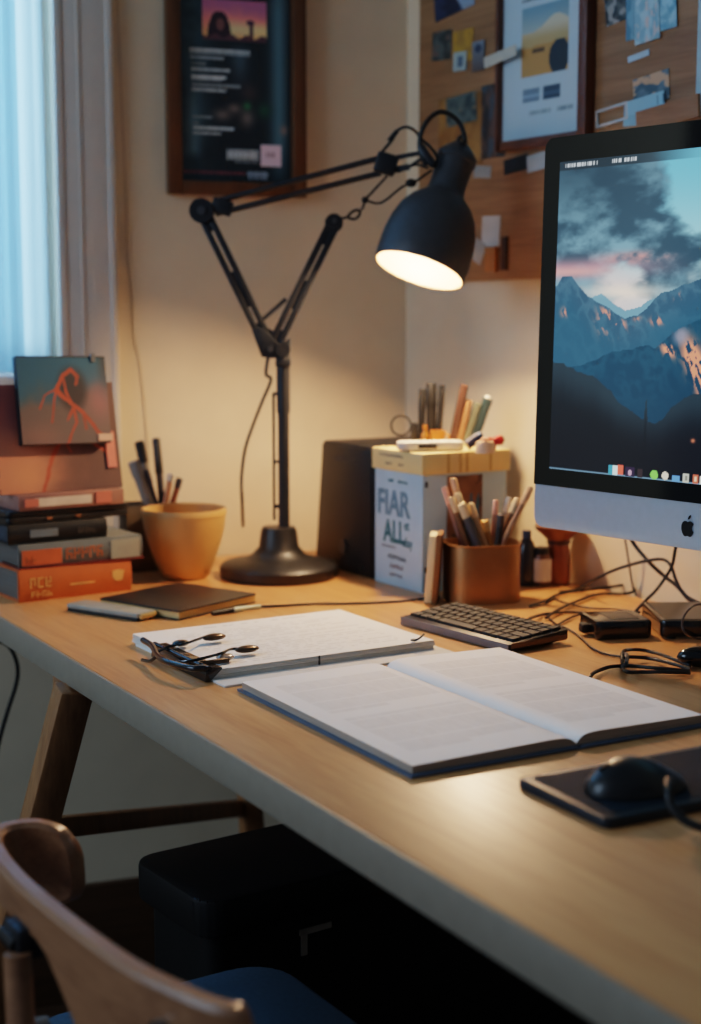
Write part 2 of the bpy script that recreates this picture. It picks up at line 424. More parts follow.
    k = (np.abs(py-173.5) < 1.6) & (px > 184) & (px < 244); c[k] = mixc(c, (120, 52, 56), .75*(np.sin(px*2.3)*np.sin(px*.9+1) > -.4))[k]
    k = (np.abs(py-175) < 4) & (px > 246) & (px < 268); c[k] = mixc(c, (140, 146, 156), .75*((np.sin(px*1.9) > -.4) | (np.abs(py-174) < 1)))[k]
    return np.clip(c*1.45 + 6, 0, 255)
picture('print', W_-2*fw, H_-2*fw, 150, 260, poster, V_gloss, pf, Matrix.Translation((fw, -.006, fw)))

# ------------------------------------------------------------------ pinboard on the right wall
M_board = wood('pinboard_wood', (122, 86, 56), (172, 128, 90), .6, .7)
bx0, _ = hit(WR, 418, 200, .014); _, bz0 = hit(WR, 500, 280, .014)
bt = .014; BWd, BH = 1.25, .75
o = MB().box((BWd/2, -bt/2, BH/2), (BWd, bt, BH), .002).build('pinboard', M_board, None, (K.x + bx0*math.cos(AZR), K.y + bx0*math.sin(AZR), bz0), AZR)
tag(o, 'large brown wooden pinboard fixed to the right wall', 'pinboard')
def onboard(px, py, off): return hit(WR, px, py, bt + off)
def pin(name, box, fn, label, cat='photo', rot=0, lift=.0012, n=34, th=.0008, group=None, m=None):
    px0, py0, px1, py1 = box; pxm, pym = (px0+px1)/2, (py0+py1)/2
    xL, _ = onboard(px0, pym, lift); xR, _ = onboard(px1, pym, lift)
    xm, zm = onboard(pxm, pym, lift); _, zT = onboard(pxm, py0, lift); _, zB = onboard(pxm, py1, lift)
    w, h = xR-xL, zT-zB
    loc = (K.x + xm*math.cos(AZR) + (bt+lift)*math.sin(AZR), K.y + xm*math.sin(AZR) - (bt+lift)*math.cos(AZR), zm)
    if m is not None:
        o = MB().box((0, 0, 0), (w, th, h), 0, (0, rot, 0)).build(name, m, None, loc, AZR)
    else:
        o = picture(name, w, h, n, n, fn, V_matte, None, Matrix.Rotation(rot, 4, 'Y') @ Matrix.Translation((-w/2, 0, -h/2)), None, loc, AZR)
        # give the sheet a thickness
        b = bmesh.new(); b.from_mesh(o.data); bmesh.ops.solidify(b, geom=b.faces[:], thickness=th); b.to_mesh(o.data); b.free()
    group = group or {'pinned_photo': 'photos on the pinboard', 'blue_printout': 'overlapping blue printouts', 'pinned_card': 'small cards on the pinboard', 'tape_strip': 'tape strips on the pinboard', 'pinned_note': 'paper tags low on the pinboard', 'blue_card': 'blue cards above the monitor'}.get(name)
    tag(o, label, cat, group); return o
def blot(c0, c1, sc=4, seed=0, c2=None):
    def f(U, V):
        n = fbm(U*sc, V*sc, seed, 4); c = mixc(c0, c1, sstep(.35, .65, n))
        if c2 is not None: c = mixc(c, c2, sstep(.58, .66, fbm(U*sc+9, V*sc+3, seed+5, 3)))
        return c
    return f
# first column
def f_(U, V):
    c = blot((28, 34, 56), (46, 56, 84), 4, 1)(U, V); k = U + V*.3 > .72; c[k] = (140, 158, 178); return c
pin('pinned_photo', (434, -16, 473, 14), f_, 'dark blue and white photo at the top of the pinboard left of the framed sheet', rot=-.12)
pin('pinned_photo', (432, 31, 451, 60), blot((52, 56, 54), (86, 92, 88), 4, 2, (110, 84, 74)), 'small tilted grey-green photo nearest the pinboard left edge', rot=.06)
pin('sticky_note', (453, 30, 473, 62), blot((186, 142, 52), (160, 120, 56), 3, 3), 'plain mustard yellow note on the pinboard', 'note')
pin('pinned_card', (453, 52, 466, 71), lambda U, V: np.where(((np.abs(U-.55) < .2) & (np.abs(V-.5) < .28))[..., None], np.array((84, 104, 122.)), np.array((158, 172, 170.))), 'tiny white card with a blue figure overlapping the yellow note lower left', 'card', lift=.003, rot=.05)
pin('pinned_card', (472, 41, 484, 71), lambda U, V: np.where((((U-.5)/.3)**2+((V-.75)/.14)**2 < 1)[..., None], np.array((60, 70, 88.)), mixc((92, 84, 84), (124, 134, 144), V)), 'small grey portrait card right of the yellow note', 'card', lift=.003)
pin('tape_strip', (484, 51, 516, 62), None, 'pale strip of tape reaching from the pinboard onto the framed sheet', 'tape', rot=-.12, lift=.0215, m=mat('tape', (196, 188, 172), .5))
pin('kraft_sheet', (438, 96, 482, 166), blot((136, 92, 46), (164, 118, 62), 3, 6), 'tan kraft sheet behind a landscape photo above the lamp shade', 'sheet')
pin('pinned_photo', (446, 95, 476, 124), blot((54, 66, 66), (92, 102, 98), 4, 7, (124, 108, 88)), 'grey landscape photo on the tan kraft sheet', lift=.003, rot=-.05)
pin('photo_strip', (481, 84, 505, 158), blot((50, 44, 44), (96, 74, 64), 5, 8, (70, 78, 84)), 'tall dark collage strip just left of the framed sheet', 'photo')
pin('pinned_card', (474, 166, 491, 178), None, 'small grey card beside the neck of the lamp', 'card', m=mat('card_grey', (150, 146, 140), .7), rot=.1)
pin('pinned_note', (482, 216, 500, 247), None, 'white paper tag pinned low on the board between lamp and monitor', 'note', m=mat('tag_white', (196, 190, 184), .8), rot=.03)
pin('pinned_note', (471, 240, 484, 262), None, 'small grey scrap overlapping the lower left of the white tag', 'note', m=mat('scrap_grey', (166, 158, 150), .8), rot=.5, lift=.003)
pin('wooden_peg', (486, 247, 496, 272), None, 'small amber wooden peg clipped under the white tag', 'peg', m=mat('peg_wood', (176, 112, 58), .5), th=.006, lift=.006)
pin('dark_strip', (502, 237, 507, 270), None, 'narrow dark brown strip right of the wooden peg', 'strip', m=mat('strip_brown', (72, 42, 26), .6), th=.004, lift=.003)
# framed sheet
fx0, fz0 = onboard(503, 153, .0006); fx1, _ = onboard(595, 100, .0)
fr = thing('framed_sheet', 'white printed sheet with a desert photo in a thin brown frame on the pinboard', 'poster', (K.x + fx0*math.cos(AZR) + (bt+.0006)*math.sin(AZR), K.y + fx0*math.sin(AZR) - (bt+.0006)*math.cos(AZR), fz0), AZR)
Wf = fx1-fx0; ft = PX(11, 2.4); Hf = Wf*1.75
M_fr2 = wood('thin_frame_wood', (78, 44, 30), (112, 68, 48), .45, 1.5, 'z')
mb = MB()
mb.box((ft*.15, -.009, Hf/2), (ft*.3, .018, Hf), .001).box((Wf-ft/2, -.009, Hf/2), (ft, .018, Hf), .002)
mb.box((Wf/2, -.0088, ft*.4), (Wf-ft*1.3, .0176, ft*.8), .002).box((Wf/2, -.0088, Hf-ft/2), (Wf-ft*1.3, .0176, ft), .002)
mb.build('frame', M_fr2, fr)
sw, sh = Wf-ft*1.3, Hf-ft*1.8
def sheet(U, V):
    c = base(U, (184, 204, 214)); ar = sh/sw; h = V*ar*1.38      # h in sheet widths above the lower edge
    k = (U > .24) & (U < .82) & (h > .68) & (h < 1.44)
    t = (h-.68)/.76; u = (U-.24)/.58
    d = mixc((120, 156, 172), (168, 182, 180), sstep(1, .6, t))
    hill = .62+.2*np.exp(-((u-.75)/.3)**2)+.03*fbm(u*6, t*0, 4)
    d = np.where((t < hill)[..., None], mixc((186, 160, 112), (206, 196, 170), sstep(.5, .75, t)), d)
    d = np.where((t < .42+.05*u)[..., None], np.array((186, 142, 84.)), d)
    d = np.where((((u-.8)/.2)**2+((t-.22)/.24)**2 < .9+.5*fbm(u*9, t*9, 8))[..., None], np.array((46, 58, 66.)), d)
    d = np.where(((np.abs(u-.36) < .14) & (np.abs(t-.36) < .03))[..., None], np.array((96, 76, 58.)), d)
    c[k] = d[k]
    for u0, col in ((.26, (112, 134, 152)), (.52, (62, 82, 98))):
        kk = (U > u0) & (U < u0+.21) & (h > .40) & (h < .56); c[kk] = col
        kk = (U > u0) & (U < u0+.21) & (np.abs(h-.47) < .02); c[kk] = np.array(col)*1.25
    for hh, u0, u1, col, w in ((1.53, .24, .82, (92, 108, 118), .022), (1.66, .24, .5, (60, 76, 88), .035), (1.8, .24, .7, (90, 108, 118), .025), (.28, .34, .62, (140, 158, 168), .018), (.28, .7, .88, (120, 138, 150), .018)):
        kk = (np.abs(h-hh) < w) & (U > u0) & (U < u1); c[kk] = mixc(c, col, .4+.5*(np.sin(U*95+hh*9)*np.sin(U*41) > -.3))[kk]
    return c
picture('printed_sheet', sw, sh, 90, 150, sheet, V_matte, fr, Matrix.Translation((ft*.3, -.006, ft*.8)))
pin('pinned_card', (504, 157, 528, 172), None, 'black card tucked under the framed sheet', 'card', m=mat('card_black', (24, 24, 28), .6), rot=-.1)
pin('pinned_card', (527, 153, 550, 170), None, 'white card tucked under the framed sheet beside the monitor corner', 'card', m=mat('card_white', (176, 184, 186), .7), rot=-.1, lift=.0022)
# right column
pin('pinned_photo', (605, -14, 627, 23), blot((50, 62, 66), (98, 104, 104), 4, 11, (150, 150, 146)), 'dark grey photo right of the brown frame at the picture top', rot=-.12)
pin('blue_printout', (626, -16, 644, 39), blot((92, 138, 160), (126, 168, 186), 5, 12), 'mid-blue printout, leftmost of the overlapping blue sheets', 'printout', rot=-.03, lift=.0015)
pin('blue_printout', (634, -16, 659, 42), blot((136, 176, 194), (176, 204, 214), 6, 13, (204, 192, 190)), 'pale printout with pink specks in the middle of the blue sheets', 'printout', rot=-.07, lift=.004)
pin('blue_printout', (648, -16, 676, 31), blot((110, 164, 190), (166, 206, 220), 5, 14), 'light blue printout, rightmost of the overlapping blue sheets', 'printout', rot=-.07, lift=.0027)
pin('tape_strip', (628, 53, 649, 59), None, 'short white strip of tape below the blue sheets', 'tape', rot=-.12, m=mat('tape_white', (178, 200, 214), .5))
pin('pinned_photo', (633, 74, 669, 104), blot((74, 96, 108), (104, 124, 134), 4, 15, (196, 160, 130)), 'slate blue photo with warm specks above the monitor', rot=-.1)
pin('blue_card', (627, 96, 664, 111), lambda U, V: np.where(((np.sin(U*40) > .5) & (np.abs(V-.5) < .3) & (U > .7))[..., None], np.array((92, 126, 144.)), np.array((150, 192, 210.))), 'light blue card overlapping the slate photo lower edge', 'card', rot=-.1, lift=.004)
pin('blue_card', (624, 104, 638, 126), None, 'pale blue slip hanging below the light blue card', 'card', m=mat('slip_blue', (140, 180, 196), .7), lift=.003, rot=.05)
px_, pz_ = onboard(612, 115, .002)
mb = MB(); w, h = PX(34, 2.2)*1.2, PX(14, 2.2)
for c, s in (((0, 0, h/2), (w, .003, .0035)), ((0, 0, -h/2), (w, .003, .0035)), ((-w/2, 0, 0), (.004, .003, h+.003)), ((w/2, 0, 0), (.004, .003, h+.003))): mb.box(c, s)
mb.xf(Matrix.Rotation(-.1, 4, 'Y'))
tag(mb.build('label_holder', mat('holder_white', (190, 186, 182), .4), None, (K.x + px_*math.cos(AZR) + (bt+.002)*math.sin(AZR), K.y + px_*math.sin(AZR) - (bt+.002)*math.cos(AZR), pz_), AZR), 'empty white label holder outline above the monitor corner', 'label holder')
pin('wood_slat', (637, 103, 699, 126), None, 'light brown wooden slat on the pinboard right behind the monitor top', 'slat', m=wood('slat_wood', (128, 86, 56), (170, 122, 84), .6, 1.5), th=.006, rot=-.1, lift=.0035)
pin('white_sheet', (697, -20, 745, 114), None, 'plain pale blue sheet at the right edge of the pinboard', 'sheet', m=mat('sheet_pale', (170, 196, 208), .8), rot=0)
# ------------------------------------------------------------------ desk
def inter(p, d, q, e):
    det = d.x*(-e.y) + e.x*d.y; r = q - p
    return p + d*((r.x*(-e.y) + e.x*r.y)/det)
V2 = lambda v: Vector((v.x, v.y))
d1, d2 = V2(G(0, 617)), V2(G(670, 1015))
ad = (d1 - d2).normalized(); nd = Vector((ad.y, -ad.x))          # away along the front edge; towards the back
RZD = math.atan2(-ad.y, -ad.x)
TH = .034
F0 = d1 + ad*.32; F1 = d1 - ad*1.75
wl = Vector((math.cos(AZL), math.sin(AZL))); wln = Vector((math.sin(AZL), -math.cos(AZL)))
wr = Vector((math.cos(AZR), math.sin(AZR))); wrn = Vector((math.sin(AZR), -math.cos(AZR)))
K2 = V2(K)
q0 = inter(F0, nd, K2 + wln*.02, wl); q1 = inter(K2 + wln*.02, wl, K2 + wrn*.018, wr); q2 = inter(F1, nd, K2 + wrn*.018, wr)
desk = thing('desk', 'long light oak desk with a grey front edge fitted into the corner', 'desk', (d1.x, d1.y, 0), RZD)
def loc2(p):                                            # world -> desk local
    r = p - d1; return (r.dot(-ad), r.dot(nd))
ET = .004
poly = [loc2(p) for p in (F0 + nd*ET, F1 + nd*ET, q2, q1, q0)]
MB().prism(poly, Z0-TH, Z0, None, .0015).build('tabletop', M_desk, desk)
xs0, xs1 = loc2(F0)[0], loc2(F1)[0]
MB().box(((xs0+xs1)/2, ET/2-.0005, Z0-TH/2), (xs1-xs0, ET, TH-.0006), .0012).build('edge_band', M_edge, desk)
def wl2(p): x, y = loc2(V2(p)); return Vector((x, y, p.z))
pt = G(74, 688, -TH-.002); pm = A(37, 832, pt.y+.02)
dr = (pm - pt); pb = pt + dr*((pt.z)/(-dr.z)); pb.z = .001
a_, b_ = wl2(pt), wl2(pb)
lw = PX(30, pt.y)
MB().bar(a_, b_, lw*1.2, lw, (1, 0, 0), .004).build('leg', M_leg, desk)
p2m = A(240, 812, 2.3); p2t = Vector((p2m.x, p2m.y+.02, Z0-TH-.001)); p2b = Vector((p2m.x+.03, p2m.y+.02, .001))
MB().bar(wl2(p2t), wl2(p2b), lw*1.0, lw*.9, (1, 0, 0), .004).build('leg', M_leg, desk)
s0 = A(40, 829, pm.y+.005); s1 = Vector((p2m.x, p2m.y+.02, p2m.z))
mb = MB().bar(wl2(s0), wl2(s1), .02, PX(19, 2.0), (0, 0, 1), .003); mb.build('stretcher', M_leg, desk)
s0 = G(60, 690, -TH-.022); s1 = p2t + Vector((0, 0, -.02))
MB().bar(wl2(s0 + Vector((0, .02, 0))), wl2(s1), .03, .036, (0, 0, 1), .003).build('rail', M_leg, desk)
for yy in (.08, .52):
    MB().bar((1.45, yy, Z0-TH-.001), (1.52, yy, .001), .045, .04, (1, 0, 0), .004).build('leg', M_leg, desk)

# ------------------------------------------------------------------ cable under the desk (far left)
pts = [A(-14, 640, 2.1), A(6, 644, 2.1), A(16, 660, 2.1), A(17, 680, 2.1), A(8, 710, 2.1), A(0, 738, 2.1), A(-12, 790, 2.1)]
o0 = pts[0].copy()
tag(MB().tube([p - o0 for p in pts], .003).build('hanging_cable', M_rub, None, o0), 'dark cable hanging below the left end of the desk', 'cable')
pts = [A(500, 930, 1.9), A(497, 960, 1.9), A(495, 985, 1.9), A(492, 1010, 1.9), A(488, 1060, 1.9)]; o0 = pts[0].copy()
tag(MB().tube([p - o0 for p in pts], .002).build('hanging_cable', M_rub, None, o0), 'thin dark cable hanging below the desk at the bottom centre right', 'cable')

# ------------------------------------------------------------------ black storage bin under the desk
zt_ = -.225; kN = (HC - zt_)*F
def Gz(px, py, z): return G(px, py, z)
N_ = Gz(204, 905, zt_); Lb = Gz(127, 857, zt_); Rr = Gz(291, 886, zt_)
o_, rz_, lu, lv, s_ = fit(N_, Rr, Lb, .85)
lu = .62; H = Z0 + zt_
bin_ = thing('storage_bin', 'black lidded storage bin with a pale corner mark under the desk', 'storage bin', (o_.x, o_.y, 0), rz_)
M_bin = mat('bin_black', (13, 14, 16), .55, var=.2, spec=.3)
MB().prism(rrect(lu-.03, lv-.03, .02, 4, lu/2, lv/2), .0, H-.03, None).build('bin_body', M_bin, bin_)
MB().prism(rrect(lu, lv, .03, 5, lu/2, lv/2), H-.045, H, None, .006).build('lid', M_bin, bin_)
mk = mat('mark_grey', (160, 156, 146), .6)
xk, zk = hit(((o_.x, o_.y, 0), rz_), 300, 956, -.015); xk2, _ = hit(((o_.x, o_.y, 0), rz_), 330, 930, -.015); _, zk1 = hit(((o_.x, o_.y, 0), rz_), 300, 930, -.015)
mb = MB().box((xk+.005, .0142, (zk+zk1)/2), (.008, .002, zk1-zk)); mb.box(((xk+xk2)/2, .0142, zk1-.003), (xk2-xk+.002, .002, .007))
mb.build('corner_mark', mk, bin_)

# ------------------------------------------------------------------ chair
zc = -.05
B0 = G(4, 824, zc); B1 = G(226, 1013, zc)
ch_ang = math.atan2(B1.y-B0.y, B1.x-B0.x); Lc = (V2(B1)-V2(B0)).length
chair = thing('chair', 'wooden chair with curved plywood back and blue seat pushed under the desk', 'chair', (B0.x, B0.y, 0), ch_ang)
Mc = wood('chair_plywood', (126, 84, 58), (170, 122, 88), .4, 1.2, 'x', coat=.2)
top = Z0 + zc
plan = [(.034, .054), (.020, .047), (.007, .031), (.0, .012), (.005, -.006), (.026, -.019), (.085, -.028), (.17, -.03), (Lc*.72, -.022), (Lc*.88, -.008), (Lc*.97, .006), (Lc, .022)]
def cat(P, t):
    n = len(P)-1; x = t*n; i = min(int(x), n-1); f = x-i
    g = lambda k: Vector(P[max(0, min(n, k))])
    p0, p1, p2, p3 = g(i-1), g(i), g(i+1), g(i+2)
    return .5*((2*p1)+(p2-p0)*f+(2*p0-5*p1+4*p2-p3)*f*f+(3*p1-p0-3*p2+p3)*f**3)
bmc = bmesh.new(); rings = []; NT = 70; PH = .19; tk = .0085
for i in range(NT+1):
    t = i/NT; p = cat(plan, t); q = cat(plan, min(1, t+.01)) - cat(plan, max(0, t-.01)); q.normalize(); nn = Vector((-q.y, q.x))
    e = min(t/.22, (1-t)/.06, 1.0); sh_ = math.sqrt(max(0, 1-(1-e)**2))
    zt2 = top - (.045 if t < .5 else .045)*(1-sh_); zb2 = top - (float(np.interp(p.x, (0, .1, .19, .24, .28, .34), (.042, .036, .034, .068, .11, .17))) if t > .3 else .078) + .018*(1-sh_)
    ring = []
    for (dz, dn) in ((0, -.6), (-.003, -1), (-1, -1), (-2, -.6), (-2, .6), (-1, 1), (-.003, 1), (0, .6)):
        z = zt2 if dz == 0 else zt2-.004 if dz == -.003 else zb2+.004 if dz == -1 else zb2
        ring.append(bmc.verts.new((p.x + nn.x*tk*dn, p.y + nn.y*tk*dn, z)))
    rings.append(ring)
for r0, r1 in zip(rings, rings[1:]):
    for k in range(8): bmc.faces.new((r0[k], r0[(k+1) % 8], r1[(k+1) % 8], r1[k]))
bmc.faces.new(rings[0][::-1]); bmc.faces.new(rings[-1]); bmesh.ops.recalc_face_normals(bmc, faces=bmc.faces)
mb = MB(); mb._join(bmc); mb.build('backrest', Mc, chair)
def wlc(p):
    r = Vector((p.x-B0.x, p.y-B0.y)); c, s = math.cos(ch_ang), math.sin(ch_ang)
    return Vector((r.x*c + r.y*s, -r.x*s + r.y*c, p.z))
zs_ = -.275
fc = wlc(G(272, 955, zs_)); rc = wlc(G(372, 1026, zs_))
M_seat = mat('seat_blue', (58, 86, 106), .75, var=.1, scale=200, bump=.1)
sx_ = fc.x; sw_ = .40; sd = fc.y - .03
MB().prism(rrect(sw_, sd, .05, 6, sx_+sw_/2, .03+sd/2), Z0+zs_-.035, Z0+zs_, None, .01).build('seat', M_seat, chair)
M_cl = mat('chair_tube', (40, 40, 44), .4, .5)
for (bx_, by_), (fx_, fy_) in (((.165, -.036), (sx_+.05, .06)), ((Lc*.8, -.034), (sx_+sw_-.05, .06))):
    MB().tube([(fx_-.01, fy_-.08, .002), (fx_-.005, fy_-.06, .4), (bx_, by_-.012, top-.17), (bx_, by_-.012 if bx_ < .2 else by_+.004, top-.045 if bx_ < .2 else top-.13)], .011, 12, 6).build('leg', Mc, chair)
for fx_ in (sx_+.05, sx_+sw_-.05):
    MB().cyl((fx_, sd-.05, Z0+zs_-.04), (fx_, sd-.03, .002), .014, .010).build('leg', Mc, chair)
mb = MB().box((sx_+sw_/2, .06, Z0+zs_-.05), (sw_-.06, .03, .03), .004).box((sx_+sw_/2, sd-.05, Z0+zs_-.05), (sw_-.06, .03, .03), .004)
mb.build('seat_rail', Mc, chair)
for bx_ in (.150, Lc*.8):
    if bx_ > .2:
        MB().cyl((Lc*.87, -.026, top-.030), (Lc*.87, -.004, top-.030), .008, None, 14).build('bolt', M_steel, chair); continue
    mb = MB().box((bx_, -.037, top-.04), (.036, .022, .026), .004); mb.cyl((bx_-.02, -.045, top-.042), (bx_+.01, -.045, top-.042), .007)
    br = mb.build('bracket', M_cl, chair)
    MB().cyl((bx_, -.060, top-.115), (bx_, -.02, top-.115), .006).build('bolt', M_steel, chair)

# ------------------------------------------------------------------ stack of books at the left
def bookframe(p0, p1, lvv, ang=0):
    u = p1 - p0; return p0, math.atan2(u.y, u.x) + ang, math.hypot(u.x, u.y), lvv
def scribble(mb, x0, z0, w, h, n, y, th, rows=1, seed=1, dy=.0004):
    R = random.Random(seed)
    for r in range(rows):
        zz = z0 + r*h/rows; hh = h/rows*.8
        for k in range(n):
            xx = x0 + k*w/n; ww = w/n*.75
            mb.box((xx+th/2, y, zz+hh/2), (th, dy, hh))
            for q in R.sample((0, .5, 1), R.choice((1, 2))): mb.box((xx+ww/2, y, zz+q*(hh-th)+th/2), (ww, dy, th))
            if R.random() < .6: mb.box((xx+ww-th/2, y, zz+hh*R.choice((.3, .5, .7))), (th, dy, hh*.55))
    return mb
def book(name, label, p0, rz, w, d, z, t, mc, mp, bt_=.0025):
    b = thing(name, label, 'book', (p0.x, p0.y, Z0+z), rz, 'books in the left stack')
    mb = MB().box((w/2, d/2, bt_/2), (w, d, bt_), .0008).box((w/2, d/2, t-bt_/2), (w, d, bt_), .0008)
    mb.grid(lambda u, v: (w*u, -.0035*math.sin(PI*v), t*v), 2, 8).box((w/2, .002, t/2), (w, .003, t-.001))
    mb.build('cover', mc, b)
    MB().box((w/2, d/2+.001, t/2), (w-.006, d-.008, t-2*bt_), .0008).build('pages', mp, b)
    return b
M_pg = mat('page_edges', (104, 98, 92), .85, var=.2, scale=10, stretch=(1, 1, 60))
p0, rzb, wb, db = bookframe(G(19, 603), G(131, 590), .17)
ux = Vector((math.cos(rzb), math.sin(rzb), 0)); vy = Vector((-math.sin(rzb), math.cos(rzb), 0))
t1 = PX(33, p0.y); t2 = PX(25, p0.y)
M_or = mat('cover_orange', (198, 104, 56), .5, var=.08)
bk = book('hardback_book', 'thick orange hardback with cream spine lettering at the bottom of the stack', p0, rzb, wb, db, 0, t1, M_or, M_pg)
M_gold = mat('print_cream', (228, 176, 110), .6)
mb = MB(); scribble(mb, wb*.09, t1*.42, wb*.2, t1*.4, 3, -.0038, .0022, 1, 3); scribble(mb, wb*.1, t1*.12, wb*.19, t1*.24, 4, -.0034, .0016, 1, 5); mb.build('spine_title', M_gold, bk)
mb = MB().box((wb*.55, -.0036, t1*.42), (wb*.22, .0006, .0022)); mb.build('spine_line', M_gold, bk)
mb = MB().prism([(wb*.82, t1*.5), (wb*.845, t1*.38), (wb*.91, t1*.38), (wb*.93, t1*.7), (wb*.87, t1*.74), (wb*.82, t1*.7)], .0034, .004, XZ)
mb.build('spine_emblem', M_gold, bk)
q0_ = p0 + ux*.004 + vy*.006
w2 = (V2(G(140, 556, t1)) - V2(q0_)).length
M_gy = mat('cover_grey', (112, 120, 122), .38, .2, var=.12)
bk = book('hardback_book', 'grey hardback with an orange spine panel, second from the bottom of the stack', q0_, rzb-.02, wb*1.09, db*.95, t1+.0004, t2, M_gy, M_pg)
mb = MB().box((wb*.19, -.0038, t2*.45), (wb*.34, .001, t2*.62)); mb.build('spine_panel', mat('panel_orange', (204, 104, 66), .5), bk)
mb = MB(); scribble(mb, wb*.4, t2*.25, wb*.34, t2*.6, 5, -.004, .0022, 1, 9); mb.build('spine_title', mat('print_orange', (190, 112, 72), .55), bk)
mb = MB(); scribble(mb, wb*.05, t2*.2, wb*.1, t2*.4, 2, -.0046, .0018, 1, 10)
mb.build('spine_mark', mat('print_dim', (160, 92, 62), .55), bk)
MB().box((wb*.93, -.0037, t2*.5), (wb*.26, .001, t2*.8)).build('spine_label', mat('label_silver', (160, 162, 150), .4), bk)
MB().box((wb*.55, .03, .0012), (wb*1.1, .07, .0026)).build('red_edge', mat('edge_red', (110, 34, 26), .6), bk)
z3 = t1+t2+.001; t3 = PX(20, p0.y); q1_ = p0 + ux*-.008 + vy*.012
M_dk = mat('cover_black', (24, 26, 30), .4, var=.2)
bk = book('paperback_book', 'black book with a small blue-grey spine label in the middle of the stack', q1_, rzb-.01, wb*.86, db*.93, z3, t3, M_dk, mat('page_dark', (62, 66, 74), .8))
mb = MB().box((wb*.3, -.004, t3*.5), (wb*.24, .001, t3*.4)); mb.build('spine_label', mat('label_blue', (104, 120, 132), .4), bk)
mb = MB(); scribble(mb, wb*.6, t3*.3, wb*.16, t3*.4, 5, -.0039, .001, 1, 12); mb.build('spine_print', mat('print_grey', (84, 80, 76), .5), bk)
z4 = z3+t3+.0004; t4 = PX(13, p0.y)
lap = thing('closed_laptop', 'thin black laptop lying on the black book in the left stack', 'laptop', (q1_.x, q1_.y, Z0+z4), rzb+.03)
MB().prism(rrect(wb*1.1, db*.98, .008, 4, wb*.55, db*.49), 0, t4*.5, None, .001).build('laptop_base', M_black, lap)
MB().prism(rrect(wb*1.1, db*.98, .008, 4, wb*.55, db*.49), t4*.58, t4, None, .001).build('laptop_lid', M_dk, lap)
MB().cyl((wb*.15, db*.96, t4*.54), (wb*.95, db*.96, t4*.54), t4*.2).build('hinge', M_black, lap)
mb = MB()
for k in (.36, .62): mb.box((wb*k, -.001, t4*.3), (.008, .003, t4*.25), .0008)
mb.build('latch', mat('latch_brass', (150, 104, 72), .4, .6), lap)
z5 = z4+t4+.0004; t5 = PX(16, p0.y)
case = thing('disc_case', 'slim case with a white label strip and pink ends below the leaning art prints', 'case', (p0.x+ux.x*.002+vy.x*.008, p0.y+ux.y*.002+vy.y*.008, Z0+z5), rzb+.01)
MB().box((wb*.5, db*.25, t5/2), (wb*.94, db*.5, t5), .0015).build('case_shell', mat('case_pink', (150, 108, 98), .35, var=.15), case)
mb = MB().box((wb*.42, -.0008, t5*.5), (wb*.5, .001, t5*.55)); mb.build('label_strip', mat('strip_white', (214, 200, 186), .5), case)
M_stk = mat('sticker_pink', (206, 120, 104), .5)
MB().box((wb*.78, -.0012, t5*.55), (wb*.14, .0012, t5*.75)).build('sticker', M_stk, case)
mb = MB().box((wb*.14, -.0012, t5*.5), (wb*.12, .0012, t5*.5)); mb.build('sticker', M_stk, case)
# art prints leaning on the stack
zA = Z0 + z5 + t5 + .0005
pa = p0 + ux*-.02 + vy*.03
xr = (V2(G(121, 490, z5+t5)) - V2(pa)).length
Wa = wb*1.13; Ha = PX(112, pa.y)
def coral(U, V, pts, w, c, col, asp): return mixc(c, col, sstep(w*1.6, w*.5, segd(U, V, pts, asp)))
def art_back(U, V):
    n = fbm(U*4, V*4, 21)
    c = mixc((198, 128, 104), (96, 70, 66), sstep(.3, .75, U + .35*(n-.5)))
    c = mixc(c, (132, 76, 84), .7*sstep(.35, .8, V + .3*(n-.5))*(U < .7))
    c = mixc(c, (220, 152, 110), .6*np.exp(-((U-.25)/.2)**2-((V-.15)/.2)**2))
    as_ = Ha/Wa
    for pts, w in (([(.50, .75), (.56, .5), (.46, .28), (.38, 0)], .018), ([(.56, .5), (.62, .36)], .010), ([(.62, .62), (.78, .45), (.92, .32)], .014)):
        c = coral(U + .03*(fbm(U*9, V*9, 7)-.5), V, pts, w*.7*(.5+fbm(U*14, V*14, 6)), c, (176, 78, 56), as_)
    k = U < .06; c[k] = mixc(c, (70, 44, 48), .6*(fbm(U*40, V*30, 3) > .5))[k]
    return c
ta = .006; lean = -.2
ap = thing('art_print', 'large peach and brown print with coral branches leaning on the left stack', 'art print', (pa.x, pa.y, zA), rzb-.03)
ML = Matrix.Rotation(lean, 4, 'X')
picture('print_face', Wa, Ha, 110, 90, art_back, V_matte, ap, ML @ Matrix.Translation((0, -.0008, 0)))
MB().box((Wa/2, ta/2, Ha/2), (Wa, ta, Ha), .0005).xf(ML).build('board', mat('board_dark', (30, 28, 32), .7), ap)
mb = MB().box((Wa*.93, -.0025, Ha*.36), (Wa*.07, .002, Ha*.34)).xf(ML); mb.build('bookmark_tab', mat('tab_pink', (214, 128, 116), .6), ap)
